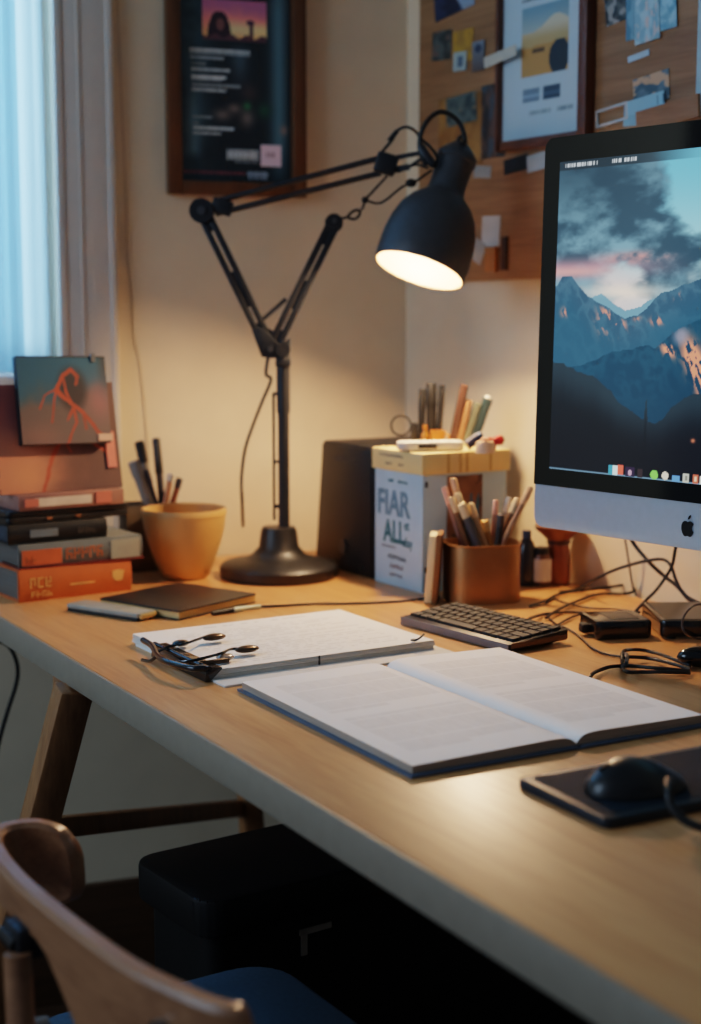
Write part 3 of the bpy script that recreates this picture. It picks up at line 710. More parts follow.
# small print clipped in front
fa = ((pa.x, pa.y, zA), rzb-.03)
xs_, zs0 = hit(fa, 22, 447); xe_, _ = hit(fa, 113, 432); _, ze_ = hit(fa, 60, 358)
Ws, Hs = xe_-xs_-.004, (ze_-zs0)*1.0/math.cos(lean)
def art_front(U, V):
    n = fbm(U*4, V*4, 33)
    c = mixc((98, 88, 88), (30, 88, 118), sstep(.4, .72, V + .3*(n-.5)))
    c = mixc(c, (132, 100, 96), .7*np.exp(-((U-.2)/.25)**2-((V-.08)/.16)**2)); c = mixc(c, (146, 96, 102), .7*np.exp(-((U-.9)/.16)**2-((V-.5)/.25)**2))
    c = mixc(c, (44, 40, 46), .85*sstep(1.1, .5, np.hypot((U-.6)/.2, (V-.62)/.3))); c = mixc(c, (50, 50, 56), .8*sstep(.86, 1, U)*sstep(.5, .9, V))
    as_ = Hs/Ws
    for pts, w in (([(.42, .62), (.5, .78), (.6, .85), (.66, .76), (.64, .68)], .02), ([(.42, .62), (.56, .46), (.7, .35), (.86, .12)], .022), ([(.5, .78), (.53, .58), (.58, .45)], .014), ([(.42, .62), (.38, .45), (.34, .25)], .012), ([(.42, .62), (.28, .54), (.22, .4)], .009), ([(.6, .42), (.52, .26), (.6, .4), (.62, .24), (.5, 0)], .014), ([(.7, .35), (.72, .16)], .014), ([(.8, .2), (.95, .05)], .016)):
        c = coral(U + .03*(fbm(U*9, V*9, 7)-.5), V + .03*(fbm(U*9, V*9, 8)-.5), pts, w*.85*(.5+fbm(U*14, V*14, 6)), c, mixc((190, 78, 54), (120, 60, 52), fbm(U*7, V*7, 5)*1.2-.2), as_)
    k = V > .985; c[k] = (20, 20, 24); return c
xdir = Vector((math.cos(fa[1]), math.sin(fa[1]), 0))
lp = ML @ Vector((xs_, -.016, zs0/math.cos(lean)))
sp_ = thing('art_print', 'smaller dark teal print with orange coral fixed on top of the peach print', 'art print', (pa.x + xdir.x*lp.x - xdir.y*lp.y, pa.y + xdir.y*lp.x + xdir.x*lp.y, zA + lp.z), fa[1])
ML2 = Matrix.Rotation(lean, 4, 'X') @ Matrix.Rotation(.02, 4, 'Y')
MB().box((Ws/2, .0065, Hs/2), (Ws, .0125, Hs), .0006).xf(ML2).build('board', mat('board_black', (18, 20, 26), .6), sp_)
picture('print_face', Ws, Hs, 100, 90, art_front, V_matte, sp_, ML2 @ Matrix.Translation((0, -.0008, 0)))
MB().box((Ws*.93, -.0015, Hs*.06), (Ws*.16, .002, Hs*.08)).xf(ML2).build('tape', mat('tape_cream', (206, 170, 150), .5), sp_)
MB().box((Ws*.86, -.001, Hs*.98), (.006, .004, .012)).xf(ML2).build('clip', M_steel, sp_)

# ------------------------------------------------------------------ pale device, black notebook, pot, pens
p0, p1 = G(66, 611), G(138, 622)
o_, rz_, lu, lv, s_ = fit(p0, p1, G(74, 603)); lv = min(lv, .04)
o_ = p1 + (p0-p1)*1.0; rz_ = math.atan2(p1.y-p0.y, p1.x-p0.x)
dv = thing('slim_case', 'slim silver-grey case with a dark underside lying in front of the black notebook', 'case', (p0.x, p0.y, Z0), rz_)
lu = (p1-p0).length
MB().prism(rrect(lu, .036, .004, 3, lu/2, .018), .0, .0045, None, .0008).build('case_base', M_black, dv)
MB().prism(rrect(lu, .036, .004, 3, lu/2, .018), .0045, .010, None, .0012).build('case_lid', mat('case_silver', (150, 154, 148), .4, .1), dv)
MB().box((lu+.0015, .018, .006), (.004, .03, .006), .001).build('end_cap', mat('cap_cream', (190, 160, 104), .5), dv)
o_, rz_, lu, lv, s_ = fit(G(179, 611, .013), G(261, 594, .013), G(88, 600.5, .013), .25)
nb = thing('notebook', 'closed black notebook with cream pages in front of the tan pot', 'notebook', (o_.x, o_.y, Z0), rz_)
M_nb = mat('cover_charcoal', (26, 24, 24), .42, var=.1)
mb = MB().prism(rrect(lu, lv, .004, 3, lu/2, s_*lv/2), .0105, .0130, None, .0006).prism(rrect(lu, lv, .004, 3, lu/2, s_*lv/2), 0, .002, None, .0006)
mb.build('cover', M_nb, nb)
MB().box((lu/2, s_*lv/2, .00625), (lu-.004, lv-.004, .0085)).build('pages', mat('pages_cream', (206, 178, 124), .85, var=.25, scale=14, stretch=(1, 1, 40)), nb)
# cable with pale connector
pts = [G(212, 613.5, .003), G(228, 611, .003)]
cb = thing('charging_cable', 'thin dark cable with a pale plug crossing the desk from notebook to keyboard', 'cable', (pts[0].x, pts[0].y, Z0))
o0 = Vector((pts[0].x, pts[0].y, Z0))
P = [p-o0 for p in (G(260, 606.5, .003), G(275, 606, .002), G(310, 604, .002), G(350, 603.5, .002), G(395, 601.5, .002), G(428, 598, .002), G(440, 597.5, .002))]
MB().tube(P, .0017).build('cord', M_rub, cb)
MB().cyl(G(234, 610, .004)-o0, G(260, 606.5, .004)-o0, .0038, .003).build('plug', mat('plug_mint', (196, 204, 178), .4), cb)
MB().cyl(G(212, 613.5, .0035)-o0, G(234, 610, .0035)-o0, .0028, .0032).build('cord_end', M_rub, cb)
# tan pot
pc = G(185, 577); r1 = PX(42.5, pc.y); hz_ = HC - (503-HZ)*0 
zr = HC - (508-HZ)/F*pc.y
pot = thing('plant_pot', 'empty tan ceramic pot standing between the books and the lamp', 'pot', (pc.x, pc.y, Z0))
M_pot = mat('pot_ceramic', (206, 158, 100), .5, var=.05, scale=20)
prof = [(0, 0), (r1*.50, 0), (r1*.56, zr*.03), (r1*.70, zr*.22), (r1*.85, zr*.48), (r1*.955, zr*.72), (r1*.99, zr*.88), (r1*1.0, zr*.985), (r1*.985, zr), (r1*.935, zr), (r1*.92, zr*.97), (r1*.9, zr*.75), (r1*.75, zr*.4), (r1*.5, zr*.08), (0, zr*.07)]
MB().lathe(prof, 48).build('pot_body', M_pot, pot)
MB().lathe([(r1*.95, zr*.90), (r1*1.008, zr*.91), (r1*1.012, zr*.985), (r1*1.0, zr*1.004), (r1*.955, zr*1.0)], 48).build('rim', M_pot, pot)
# pen holder behind
hp = A(146, 548, 2.30); hp.z = Z0
ph = thing('pen_holder', 'dull taupe square pen holder behind the tan pot and books', 'pen holder', (hp.x, hp.y, Z0), AZL)
wz = PX(46, 2.36); hh = HC - (470-HZ)/F*2.3
hh = HC - (503-HZ)/F*2.3
mb = MB()
mb.box((0, 0, .003), (wz, wz*.8, .006), .001)
for c, s in (((0, -wz*.4+.0015, hh/2), (wz, .003, hh)), ((0, wz*.4-.0015, hh/2), (wz, .003, hh)), ((-wz/2+.0015, 0, hh/2), (.003, wz*.8, hh)), ((wz/2-.0015, 0, hh/2), (.003, wz*.8, hh))): mb.box(c, s, .0006)
mb.build('holder_body', mat('taupe', (116, 98, 78), .7), ph)
def pen(name, label, p0, p1, r, mb_, mc_=None, cap=.3, cat='pen', group=None, tip=None):
    group = group or PEN_GROUP
    t = thing(name, label, cat, p0, 0, group); d = (p1-p0); L = d.length
    M = d.to_track_quat('Z', 'Y').to_matrix().to_4x4()
    MB().lathe([(0, 0), (r*.25, 0), (r*.9, L*.06), (r, L*.09), (r, L*(1-cap)), (0, L*(1-cap))], 12, M).build('barrel', mb_, t)
    MB().lathe([(0, L*(1-cap)), (r*1.15, L*(1-cap)), (r*1.15, L*.985), (r*.8, L), (0, L)], 12, M).build('cap', mc_ or mb_, t)
    return t
yb = hp.y; PEN_GROUP = 'pens in the holder behind the pot'
M_pg1 = mat('pen_grey', (138, 132, 126), .4); M_pg2 = mat('pen_dark', (64, 62, 70), .4); M_pg3 = mat('pen_orange', (206, 140, 100), .5); M_navy = mat('navy', (34, 44, 74), .4)
def wpen(x0, y0, x1, y1, Y0, Y1): return A(x0, y0, Y0), A(x1, y1, Y1)
b, t = wpen(162, 540, 133, 461, yb-.012, yb-.008); pen('felt_pen', 'fat grey pen, leftmost in the holder behind the pot', b, t, PX(5.4, 2.3), M_pg1, M_pg1, .2)
b, t = wpen(160, 540, 139, 441, yb+.012, yb+.02); pen('felt_pen', 'silver pen with a long black cap behind the pot', b, t, PX(4.3, 2.3), M_pg1, M_black, .22)
b, t = wpen(166, 540, 145, 470, yb-.004, yb+.004); pen('felt_pen', 'short navy pen between the grey pens behind the pot', b, t, PX(3.6, 2.3), M_navy, M_navy, .2)
b, t = wpen(166, 545, 156, 438, yb+.014, yb+.022); pen('felt_pen', 'tall slim black pen, tallest behind the pot', b, t, PX(3.6, 2.3), M_pg2, M_black, .33)
b, t = wpen(158, 545, 171, 474, yb-.014, yb-.01); pen('pencil', 'orange pencil leaning right behind the pot', b, t, PX(3, 2.3), M_pg3, mat('eraser_white', (210, 196, 180), .6), .1, 'pencil')
b, t = wpen(160, 545, 180, 478, yb-.006, yb+.004); pen('pencil', 'dark red pencil leaning furthest right behind the pot', b, t, PX(3, 2.3), mat('pencil_brown', (122, 74, 58), .5), M_pg2, .15, 'pencil')
def fit2(N, left, right, wt=.5):      # frame with x from the left corner to the near corner, y to the right-back
    o, rz, lu, lv, s = fit(N, left, right, wt)
    o2 = o + Vector((math.cos(rz), math.sin(rz), 0))*lu
    return o2, rz + PI, lu, lv
# ------------------------------------------------------------------ desk lamp
YL = G(279, 576).y
lb = Vector((G(279, 576).x, YL, Z0))
lamp = thing('desk_lamp', 'black articulated desk lamp with a lit bell shade on a round base', 'lamp', lb)
def LP(px, py, dy=0.0): return A(px, py, YL + dy) - lb
rb = PX(60, YL)
zc_ = lambda py: HC - (py-HZ)/F*YL
zd = zc_(527); rn = PX(18, YL)
MB().lathe([(0, 0), (rb*.97, 0), (rb, .004), (rb, .016), (rb*.95, .021), (rb*.6, .027), (rn*1.5, .034), (rn*1.12, .045), (rn, zd-.006), (rn*.9, zd), (0, zd)], 56).build('base', mat('lamp_base', (34, 33, 33), .42, .2, var=.1, scale=60), lamp)
pt_ = LP(283, 340); pr = PX(5.6, YL)
mb = MB().cyl((pt_.x, 0, zd-.002), (pt_.x, 0, pt_.z), pr); mb.cyl((pt_.x, 0, zc_(412)), (pt_.x, 0, pt_.z-.01), pr*1.18)
mb.build('pole', M_lamp, lamp)
rx = LP(273.5, 400).x
mb = MB().cyl((rx, 0, zc_(520)), (rx, 0, zc_(392)), .002); mb.bar((rx, 0, zc_(393)), (pt_.x, 0, zc_(393)), .005, .005); mb.bar((rx, 0, zc_(461)), (pt_.x, 0, zc_(461)), .004, .004); mb.bar((rx, 0, zc_(506)), (pt_.x, 0, zc_(506)), .004, .006)
mb.build('tension_rod', M_lamp, lamp)
mb = MB().box((pt_.x, 0, zc_(362)), (.022, .022, .012), .002); mb.cyl((pt_.x, -.014, zc_(349)), (pt_.x, .014, zc_(349)), .011)
mb.build('clamp', M_lamp, lamp)
def armbars(name, a, b, gap, w, plates, dpt=.014):
    mb = MB(); ax = (b-a).normalized(); pn = Vector((-ax.z, 0, ax.x))
    for s in (-1, 1): mb.bar(a + pn*gap/2*s, b + pn*gap/2*s, dpt, w, pn, .0008)
    for t0, t1 in plates: mb.bar(a.lerp(b, t0), a.lerp(b, t1), dpt*.8, gap, pn, .0008)
    return mb
J0, J1 = LP(269, 347), LP(203, 212)
armbars('x', J0, J1, PX(8.5, YL), PX(5.6, YL), ((-.06, .18), (.30, .56), (.86, 1.02))).build('lower_arm', M_lamp, lamp)
J2, J3 = LP(276, 342), LP(334, 223)
mb = armbars('x', J2, J3, PX(8, YL), PX(6, YL), ((-.04, .10), (.28, .52), (.82, 1.0)), .013)
mb.cyl(J3+Vector((0, -.008, 0)), J3+Vector((0, .008, 0)), PX(9, YL)); mb.bar(LP(260, 322), LP(286, 299), .008, .006, (0, 0, 1)); mb.bar(LP(260, 326), LP(276, 336), .008, .008, (0, 0, 1))
mb.build('counter_arm', M_lamp, lamp)
M_screw = mat('screw_dark', (84, 86, 90), .4, .7)
def joint(name, p, r, w=.024, knob=True):
    mb = MB().cyl(p+Vector((0, -w/2, 0)), p+Vector((0, w/2, 0)), r, None, 20)
    o = mb.build(name, M_lamp, lamp)
    MB().cyl(p+Vector((0, -w/2-.003, 0)), p+Vector((0, -w/2+.001, 0)), r*.35, None, 12).build('screw', M_screw, o)
joint('elbow_joint', LP(202, 211), PX(12, YL)); joint('lower_joint', LP(271, 349), PX(9, YL)); joint('counter_joint', LP(334.5, 221), PX(7, YL), .022)
MB().box(LP(222, 207), (.03, .018, .022), .003, (0, .27, 0)).build('arm_bracket', M_lamp, lamp)
pl = [(LP(x, y).x, LP(x, y).z) for x, y in ((252, 330), (262, 327), (280, 344), (290, 338), (290, 352), (278, 358), (262, 357))]
MB().prism(pl, -.009, .009, XZ, .001).build('lower_plate', M_lamp, lamp)
YH = -.045
U0, U1 = LP(218, 201), LP(380, 158, YH*.7); D0, D1 = LP(216, 214), LP(381, 173, YH*.7)
for a, b in ((U0, U1), (D0, D1)): MB().cyl(a, b, PX(2.9, YL), None, 12).build('upper_arm', M_lamp, lamp)
H0 = LP(386, 164, YH*.7)
MB().box(H0, (PX(21, YL), .022, PX(20, YL)), .004, (0, .3, 0)).build('head_joint', M_lamp, lamp)
mb = MB().bar(LP(394, 158, YH*.7), LP(421, 153, YH*.9), .006, .006, (0, 0, 1)); mb.bar(LP(394, 170, YH*.7), LP(409, 167, YH*.8), .008, .008, (0, 0, 1)); mb.bar(LP(409, 167, YH*.8), LP(424, 157, YH*.9), .005, .004, (0, 0, 1))
mb.bar(LP(420, 146, YH*.9), LP(434, 166, YH), .016, PX(7, YL), (0, 0, 1), .002)
mb.build('head_link', M_lamp, lamp)
# shade
O = LP(419, 271, YH-.018); 
tilt = math.radians(15)
ip = Vector((-42, 0, -122)).normalized()
dax = (ip*math.cos(tilt) + Vector((0, -1, 0))*math.sin(tilt)).normalized()      # where the opening looks
up_ = -dax
MS = Matrix.Translation(O) @ up_.to_track_quat('Z', 'Y').to_matrix().to_4x4()
k = PX(1, YL+YH)
pr_o = [(47, 0), (48, 2), (48.6, 14), (48, 30), (45.5, 46), (40.5, 60), (33, 71), (25, 78), (21.5, 81), (19.5, 85)]
pr_i = [(r-1.6, s if i else .4) for i, (r, s) in enumerate(pr_o)]
MB().lathe([(r*k*.955, s*k) for r, s in pr_o], 56, MS).build('shade', M_shade, lamp)
M_in = mat('shade_white', (128, 106, 80), .5, var=.02, emit=.0)
MB().lathe([(47*k*.955, 0)] + [(r*k*.955, s*k) for r, s in pr_i] + [(0, 85*k)], 56, MS).build('shade_liner', M_in, lamp)
MB().lathe([(19*k, 84*k), (18.8*k, 86*k), (18.0*k, 90*k), (18.4*k, 117*k), (20*k, 118*k), (20*k, 124*k), (17.5*k, 127*k), (15*k, 130*k), (10*k, 135*k), (0, 136*k)], 32, MS).build('socket', M_shade, lamp)
hk = MS @ Vector((0, 0, 134*k))
MB().tube([hk + Vector((-.004, 0, -.002)), hk + Vector((-.003, 0, .012)), hk + Vector((.004, 0, .014)), hk + Vector((.007, 0, .006)), hk + Vector((.003, 0, -.003))], .003, 8, 5).build('hook', M_lamp, lamp)
bm_ = bpy.data.materials.new('bulb_glow'); bm_.use_nodes = True; nt = bm_.node_tree; b_ = nt.nodes['Principled BSDF']
lw_ = nt.nodes.new('ShaderNodeTexNoise'); lw_.inputs['Scale'].default_value = 20
rp = nt.nodes.new('ShaderNodeValToRGB'); rp.color_ramp.elements[0].color = (1, .74, .42, 1); rp.color_ramp.elements[1].color = (1, .8, .5, 1)
nt.links.new(lw_.outputs['Fac'], rp.inputs[0]); nt.links.new(rp.outputs[0], b_.inputs['Emission Color']); b_.inputs['Emission Strength'].default_value = 5
MB().lathe([(0, 84*k), (8*k, 80*k), (9*k, 70*k), (14*k, 60*k), (18*k, 48*k), (17*k, 38*k), (11*k, 31*k), (0, 28*k)], 24, MS).build('bulb', bm_, lamp)
# wires on the lamp
mb = MB()
mb.tube([LP(268, 357), LP(266, 374), LP(271, 380), LP(262, 402), LP(252, 428), LP(245, 450), LP(241.5, 478), LP(242, 500), LP(243, 526, .1)], .0024)
mb.build('power_cord', M_rub, lamp)
mb = MB().tube([LP(382, 152, YH*.7), LP(392, 140, YH*.7), LP(397, 131, YH*.7), LP(406, 127, YH*.8), LP(415, 131, YH*.8), LP(422, 140, YH*.9), LP(431, 148, YH), LP(437, 158, YH), LP(434, 168, YH)], .0022)
mb.tube([LP(389, 141, YH*.7), LP(397, 131, YH*.7)], .0035, 8, 0)
mb.build('thin_lead', M_rub, lamp)
MB().tube([LP(426, 166, YH), LP(420, 150, YH), LP(421, 133, YH), LP(429, 119, YH), LP(440, 112, YH), LP(452, 116, YH), LP(461, 126, YH), LP(465, 141, YH-.01), hk + Vector((0, 0, .006))], .0034).build('head_cord', M_rub, lamp)
mb = MB().tube([LP(340, 219, -.005), LP(347, 217, -.01), LP(352, 212, -.01), LP(358, 210, -.01), LP(360, 214, -.01), LP(355, 219, -.01), LP(348, 218, -.01)], .002, 6, 5); mb.tube([LP(359, 212, -.01), LP(363, 208, -.02), LP(365, 200, -.02), LP(387, 176, YH*.7)], .0019, 6, 0)
mb.tube([LP(365, 200, -.02), LP(381, 203, -.02), LP(402, 187, YH*.8), LP(413, 183, YH*.9), LP(432, 170, YH)], .0018, 6, 3); mb.sphere(LP(411, 183, YH*.9), .006, (1.4, 1, 1)); mb.sphere(LP(365, 200, -.02), .005)
mb.tube([LP(398, 172, YH*.8), LP(415, 165, YH*.8), LP(428, 168, YH)], .0018)
mb.build('spring_linkage', M_rub, lamp)
# small black plug block behind the base
ab = G(249, 548)
t = thing('power_adapter', 'small black power adapter block standing behind the lamp base', 'adapter', (ab.x, ab.y, Z0), .2)
MB().box((0, 0, .033), (PX(28, ab.y), .045, .066), .004).build('adapter_body', M_black, t)
MB().box((-.03, -.01, .012), (.03, .03, .024), .004).build('plug', M_black, t)

# ------------------------------------------------------------------ blue box with a cream lid
N_ = G(422, 594); zl0 = HC - (475-HZ)/F*N_.y; zl1 = HC - (453-HZ)/F*N_.y
o_, rz_, lx_, ly_ = fit2(N_, G(372, 579), G(508, 592.5))
Rp = G(508, 474, zl0)
o_, rz_, lx_, ly_ = fit2(N_, G(371, 581), Rp, .12)
bxo, bxr = o_, rz_
bb = thing('storage_box', 'pale blue lettered box with a cream lid beside the black tower speaker', 'box', (o_.x, o_.y, Z0), rz_)
M_blue = mat('card_blue', (168, 196, 212), .6, var=.04)
ly_ = reach(N_ + Vector((0, 0, zl0)), (-math.sin(rz_), math.cos(rz_), 0), 507)
MB().box((lx_/2, ly_/2, zl0/2), (lx_, ly_, zl0), .0015).build('box_body', M_blue, bb)
M_lid = mat('lid_cream', (226, 198, 140), .6, var=.04)
mb = MB().box((lx_/2, ly_/2, (zl0+zl1)/2), (lx_+.007, ly_+.007, zl1-zl0), .002); mb.build('lid', M_lid, bb)
mb = MB()
for q in (.28, .42, .5, .78): mb.box((lx_+.0038, ly_*q, (zl0+zl1)/2), (.0008, .004, (zl1-zl0)*.9))
mb.build('lid_straps', mat('strap_tan', (196, 158, 98), .6), bb)
# lettering on the left face (x towards the near corner)
def TX(body, size, x, z, m, name, sx=1.0, par=bb, y=-.0004, bold=.028):
    MB().text(body, size, Matrix.Translation((x, y, z)) @ XZ @ Matrix.Diagonal((sx, 1, 1, 1)), bold=bold).build(name, m, par, None, 0, 0)
M_teal = mat('ink_teal', (52, 102, 110), .7); M_grey = mat('ink_bluegrey', (96, 132, 152), .7); M_brn = mat('ink_brown', (120, 96, 96), .7)
TX('FIAR', zl0*.30, lx_*.06, zl0*.62, M_grey, 'title_print', .78*lx_/.115)
TX('ALL', zl0*.265, lx_*.20, zl0*.385, M_teal, 'title_print', .70*lx_/.115)
TX('et', zl0*.12, lx_*.63, zl0*.51, M_teal, 'title_print', .8, bb, -.0004, .012)
TX('ofssy', zl0*.12, lx_*.60, zl0*.365, M_teal, 'title_print', .62, bb, -.0004, .006)
mb = MB(); scribble(mb, lx_*.3, zl0*.9, lx_*.12, zl0*.035, 3, -.0003, .0014, 1, 31); scribble(mb, lx_*.5, zl0*.9, lx_*.2, zl0*.035, 4, -.0003, .0014, 1, 32); mb.build('small_print', M_teal, bb)
mb = MB(); scribble(mb, lx_*.3, zl0*.235, lx_*.38, zl0*.045, 7, -.0003, .0015, 1, 33); mb.build('small_print', M_ink, bb)
mb = MB(); scribble(mb, lx_*.34, zl0*.155, lx_*.28, zl0*.045, 6, -.0003, .0015, 1, 34); mb.build('small_print', M_brn, bb); mb = MB(); scribble(mb, lx_*.34, zl0*.085, lx_*.26, zl0*.035, 6, -.0003, .001, 1, 35); mb.build('small_print', M_brn, bb); mb = MB(); scribble(mb, lx_*.16, zl0*.33, lx_*.3, zl0*.02, 9, -.0003, .0006, 1, 36); mb.build('small_print', M_brn, bb)
mb = MB(); scribble(mb, lx_*.15, zl0+(zl1-zl0)*.66, lx_*.5, (zl1-zl0)*.16, 12, -.0038, .001, 1, 37); scribble(mb, lx_*.28, zl0+(zl1-zl0)*.28, lx_*.14, (zl1-zl0)*.16, 3, -.0038, .001, 1, 38); scribble(mb, lx_*.55, zl0+(zl1-zl0)*.28, lx_*.12, (zl1-zl0)*.16, 3, -.0038, .001, 1, 39); mb.build('lid_print', M_brn, bb)
# picture panel on the right-hand face
def panel(U, V):
    c = mixc((92, 62, 44), (140, 100, 74), fbm(U*4, V*5, 51)); c = mixc(c, (52, 36, 32), .8*(fbm(U*5+3, V*5, 52) > .55)[..., None].squeeze(-1))
    c[(np.abs(U-.78) < .13) & (V < .62+.1*np.sin(U*30))] = (40, 96, 126); return c
MP = Matrix.Translation((lx_+.0006, ly_*.28, zl0*.42)) @ Matrix.Rotation(PI/2, 4, 'Z')
picture('side_picture', ly_*.42, zl0*.56, 30, 30, panel, V_matte, bb, MP)
mb = MB()
for z in (.92, .2): mb.box((lx_+.0004, .006, zl0*z), (.001, .005, .008), .0003)
mb.build('rivet', M_ink, bb)
# leaning tan card at the near corner of the box
def inbox(x, y, z=0): c, s = math.cos(bxr), math.sin(bxr); return Vector((bxo.x + x*c - y*s, bxo.y + x*s + y*c, Z0+z))
cY = N_.y - .075; c0 = A(424, 590, cY); hcd = PX(72, cY)
cd = thing('slim_notebook', 'slim upright notebook with a cream face leaning between box and copper cup', 'notebook', (c0.x, cY, Z0), -.12)
ll = Matrix.Rotation(math.radians(4), 4, 'Y'); cw2 = PX(13, cY)
MB().box((cw2*.78, .024, hcd/2), (cw2*.44, .048, hcd), .0008).xf(ll).build('cover', mat('card_brown', (128, 84, 46), .6), cd)
MB().box((cw2*.28, .023, hcd/2), (cw2*.56, .046, hcd-.004), .0005).xf(ll).build('pages', M_cream, cd)

# ------------------------------------------------------------------ black tower behind the box
o_, rz_, lx2, ly2 = fit2(G(367, 577), G(316, 569), G(400, 560))
rz_ = bxr
tw = Vector((G(316, 563.5).x, G(316, 563.5).y, Z0)); lx2 = (V2(G(367, 577))-V2(tw)).length
# keep clear of the box: same heading, ends where the box starts
dv_ = inbox(0, 0) - tw; c, s = math.cos(bxr), math.sin(bxr)
gapx = dv_.x*c + dv_.y*s
lx2 = gapx - .006
ztw = HC - (440-HZ)/F*(tw.y-.03); dtw = .17
tower = thing('tower_speaker', 'tall matte black tower speaker with slanted side behind the lamp base', 'speaker', tw, bxr)
ins = PX(14, 2.3)*1.1
MB().prism([(0, 0), (lx2, 0), (lx2, ztw), (ins, ztw)], -dtw, 0, XZ @ Matrix.Diagonal((1, 1, 1, 1)), .003).build('cabinet', mat('tower_black', (19, 18, 19), .5, var=.1, scale=120), tower)
MB().prism([(.004, .004), (lx2-.004, .004), (lx2-.004, ztw-.004), (ins+.003, ztw-.004)], .0, .003, XZ, .001).build('front_panel', M_black, tower)
mb = MB().cyl((lx2*.52, -.006, ztw*.2), (lx2*.52, -.0025, ztw*.2), .011, None, 20); mb.build('dial', mat('dial_grey', (58, 58, 60), .35, .4), tower)
mb = MB(); scribble(mb, lx2*.38, ztw*.86, lx2*.34, ztw*.04, 5, -.0033, .001, 1, 41); mb.build('badge', mat('badge_grey', (78, 76, 74), .5), tower)
mb = MB().cyl((lx2*.82, -.005, ztw*.07), (lx2*.82, -.0025, ztw*.07), .004, None, 12); mb.build('button', M_steel, tower)

# ------------------------------------------------------------------ things on the lid
zt3 = zl1 + .002
M_wh = mat('device_white', (226, 220, 206), .4, var=.02)
pL, pR_ = G(400, 451, zt3), G(466, 450, zt3)
o_ = pL; rr_ = math.atan2(pR_.y-pL.y, pR_.x-pL.x)
wd = (V2(pR_)-V2(pL)).length
t = thing('white_device', 'flat white gadget with a black window lying on the cream box lid', 'gadget', (pL.x, pL.y, Z0+zl1+.0), rr_)
MB().prism(rrect(wd, .035, .012, 4, wd/2, .02), .002, .014, None, .003).build('body', M_wh, t)
MB().box((wd*.42, .0015, .008), (wd*.28, .003, .006), .001).build('window', M_black, t)
MB().box((wd/2, .02, .0015), (wd*.7, .025, .003)).build('foot', M_black, t)
p = G(473, 449, zt3); t = thing('bottle', 'small navy bottle lying tilted on the box lid beside the white gadget', 'bottle', (p.x, p.y, Z0+zl1))
mb = MB().cyl((-.009, 0, .007), (.007, .004, .019), .0075, .007); mb.build('bottle_body', M_navy, t); MB().cyl((.007, .004, .019), (.012, .0053, .0229), .005).build('cap', mat('navy_light', (60, 84, 116), .4), t)
p = G(485, 451.5, zt3); t = thing('tin', 'small cream tin with a rounded top on the box lid', 'tin', (p.x, p.y, Z0+zl1))
MB().lathe([(0, 0), (.0135, 0), (.0135, .012), (.012, .016), (0, .016)], 20).build('tin_body', mat('tin_cream', (220, 184, 152), .5), t); MB().lathe([(0, .016), (.006, .016), (.005, .021), (0, .022)], 12).build('knob', mat('tin_top', (206, 150, 120), .5), t)
p = G(494, 448.5, zt3); t = thing('bow', 'small red ribbon bow at the right end of the box lid', 'bow', (p.x, p.y, Z0+zl1))
M_red = mat('ribbon_red', (176, 40, 34), .5)
mb = MB().sphere((-.006, 0, .012), .008, (1, .5, .8)); mb.sphere((.007, 0, .014), .008, (1, .5, .9)); mb.build('loop', M_red, t)
MB().box((0, -.001, .008), (.006, .006, .016), .002).build('knot', M_red, t)
# dark mug with wire loop, markers, amber bottles
def std(px, py): return G(px, py, zl1)
p = std(414, 444.5); t = thing('loupe', 'small black stand with a round wire loop on the box lid', 'loupe', (p.x, p.y, Z0+zl1))
r_ = PX(9, p.y)
MB().box((0, 0, PX(11, p.y)), (PX(7, p.y), .012, PX(22, p.y)), .002).build('body', M_black, t)
MB().tube([(-r_*1.0 - .006 + r_*1.1*math.cos(a), 0, PX(19, p.y) + r_*1.1*math.sin(a)) for a in [2*PI*q/12 for q in range(12)]], .0016, 8, 3, True).build('wire_loop', M_rub, t)
M_mk = mat('marker_black', (13, 14, 16), .6)
for i, (px, w, top_, lean_, lab) in enumerate(((421, 7, 388, .02, 'left black marker standing on the box lid'), (431, 10, 383, .0, 'wide dark grey marker standing between two black ones'), (440, 6, 384, .06, 'right black marker standing beside the brown book'))):
    p = std(px-(2 if i == 2 else 0), 443.6 - (i == 1)*.8); r_ = PX(w/2, p.y); h = PX(443-top_, p.y)
    t = thing('marker', lab, 'marker', (p.x, p.y, Z0+zl1), 0, 'markers on the box lid'); R = Matrix.Rotation(lean_, 4, 'Y')
    MB().lathe([(0, 0), (r_, 0), (r_, h*.62), (0, h*.62)], 16, R).build('barrel', M_mk if i != 1 else mat('marker_grey', (26, 27, 30), .6), t)
    MB().lathe([(0, h*.62), (r_*1.08, h*.62), (r_*1.0, h*.97), (r_*.8, h), (0, h)], 16, R).build('cap', M_mk, t)
M_amb = mat('amber', (190, 120, 52), .3, coat=.4); M_amb2 = mat('amber_dark', (140, 92, 40), .3)
p = std(425, 446.0); t = thing('bottle', 'tiny amber glass bottle in front of the black markers', 'bottle', (p.x, p.y, Z0+zl1))
u_ = PX(1, p.y)
MB().lathe([(0, 0), (4.2*u_, 0), (4.4*u_, 9*u_), (3.8*u_, 12*u_), (2*u_, 15*u_), (2*u_, 17*u_), (0, 17*u_)], 20).build('bottle_body', M_amb2, t)
MB().lathe([(0, 17*u_), (2.5*u_, 17*u_), (2.5*u_, 21*u_), (0, 21*u_)], 14).build('cap', M_amb, t)
p = std(437.5, 446.2); t = thing('amber_cup', 'small orange amber cup in front of the markers on the box lid', 'cup', (p.x, p.y, Z0+zl1))
MB().lathe([(0, 0), (7*u_, 0), (8*u_, 16*u_), (7.2*u_, 16*u_), (6.3*u_, 1.5*u_), (0, 1.5*u_)], 24).build('cup_body', M_amb, t)
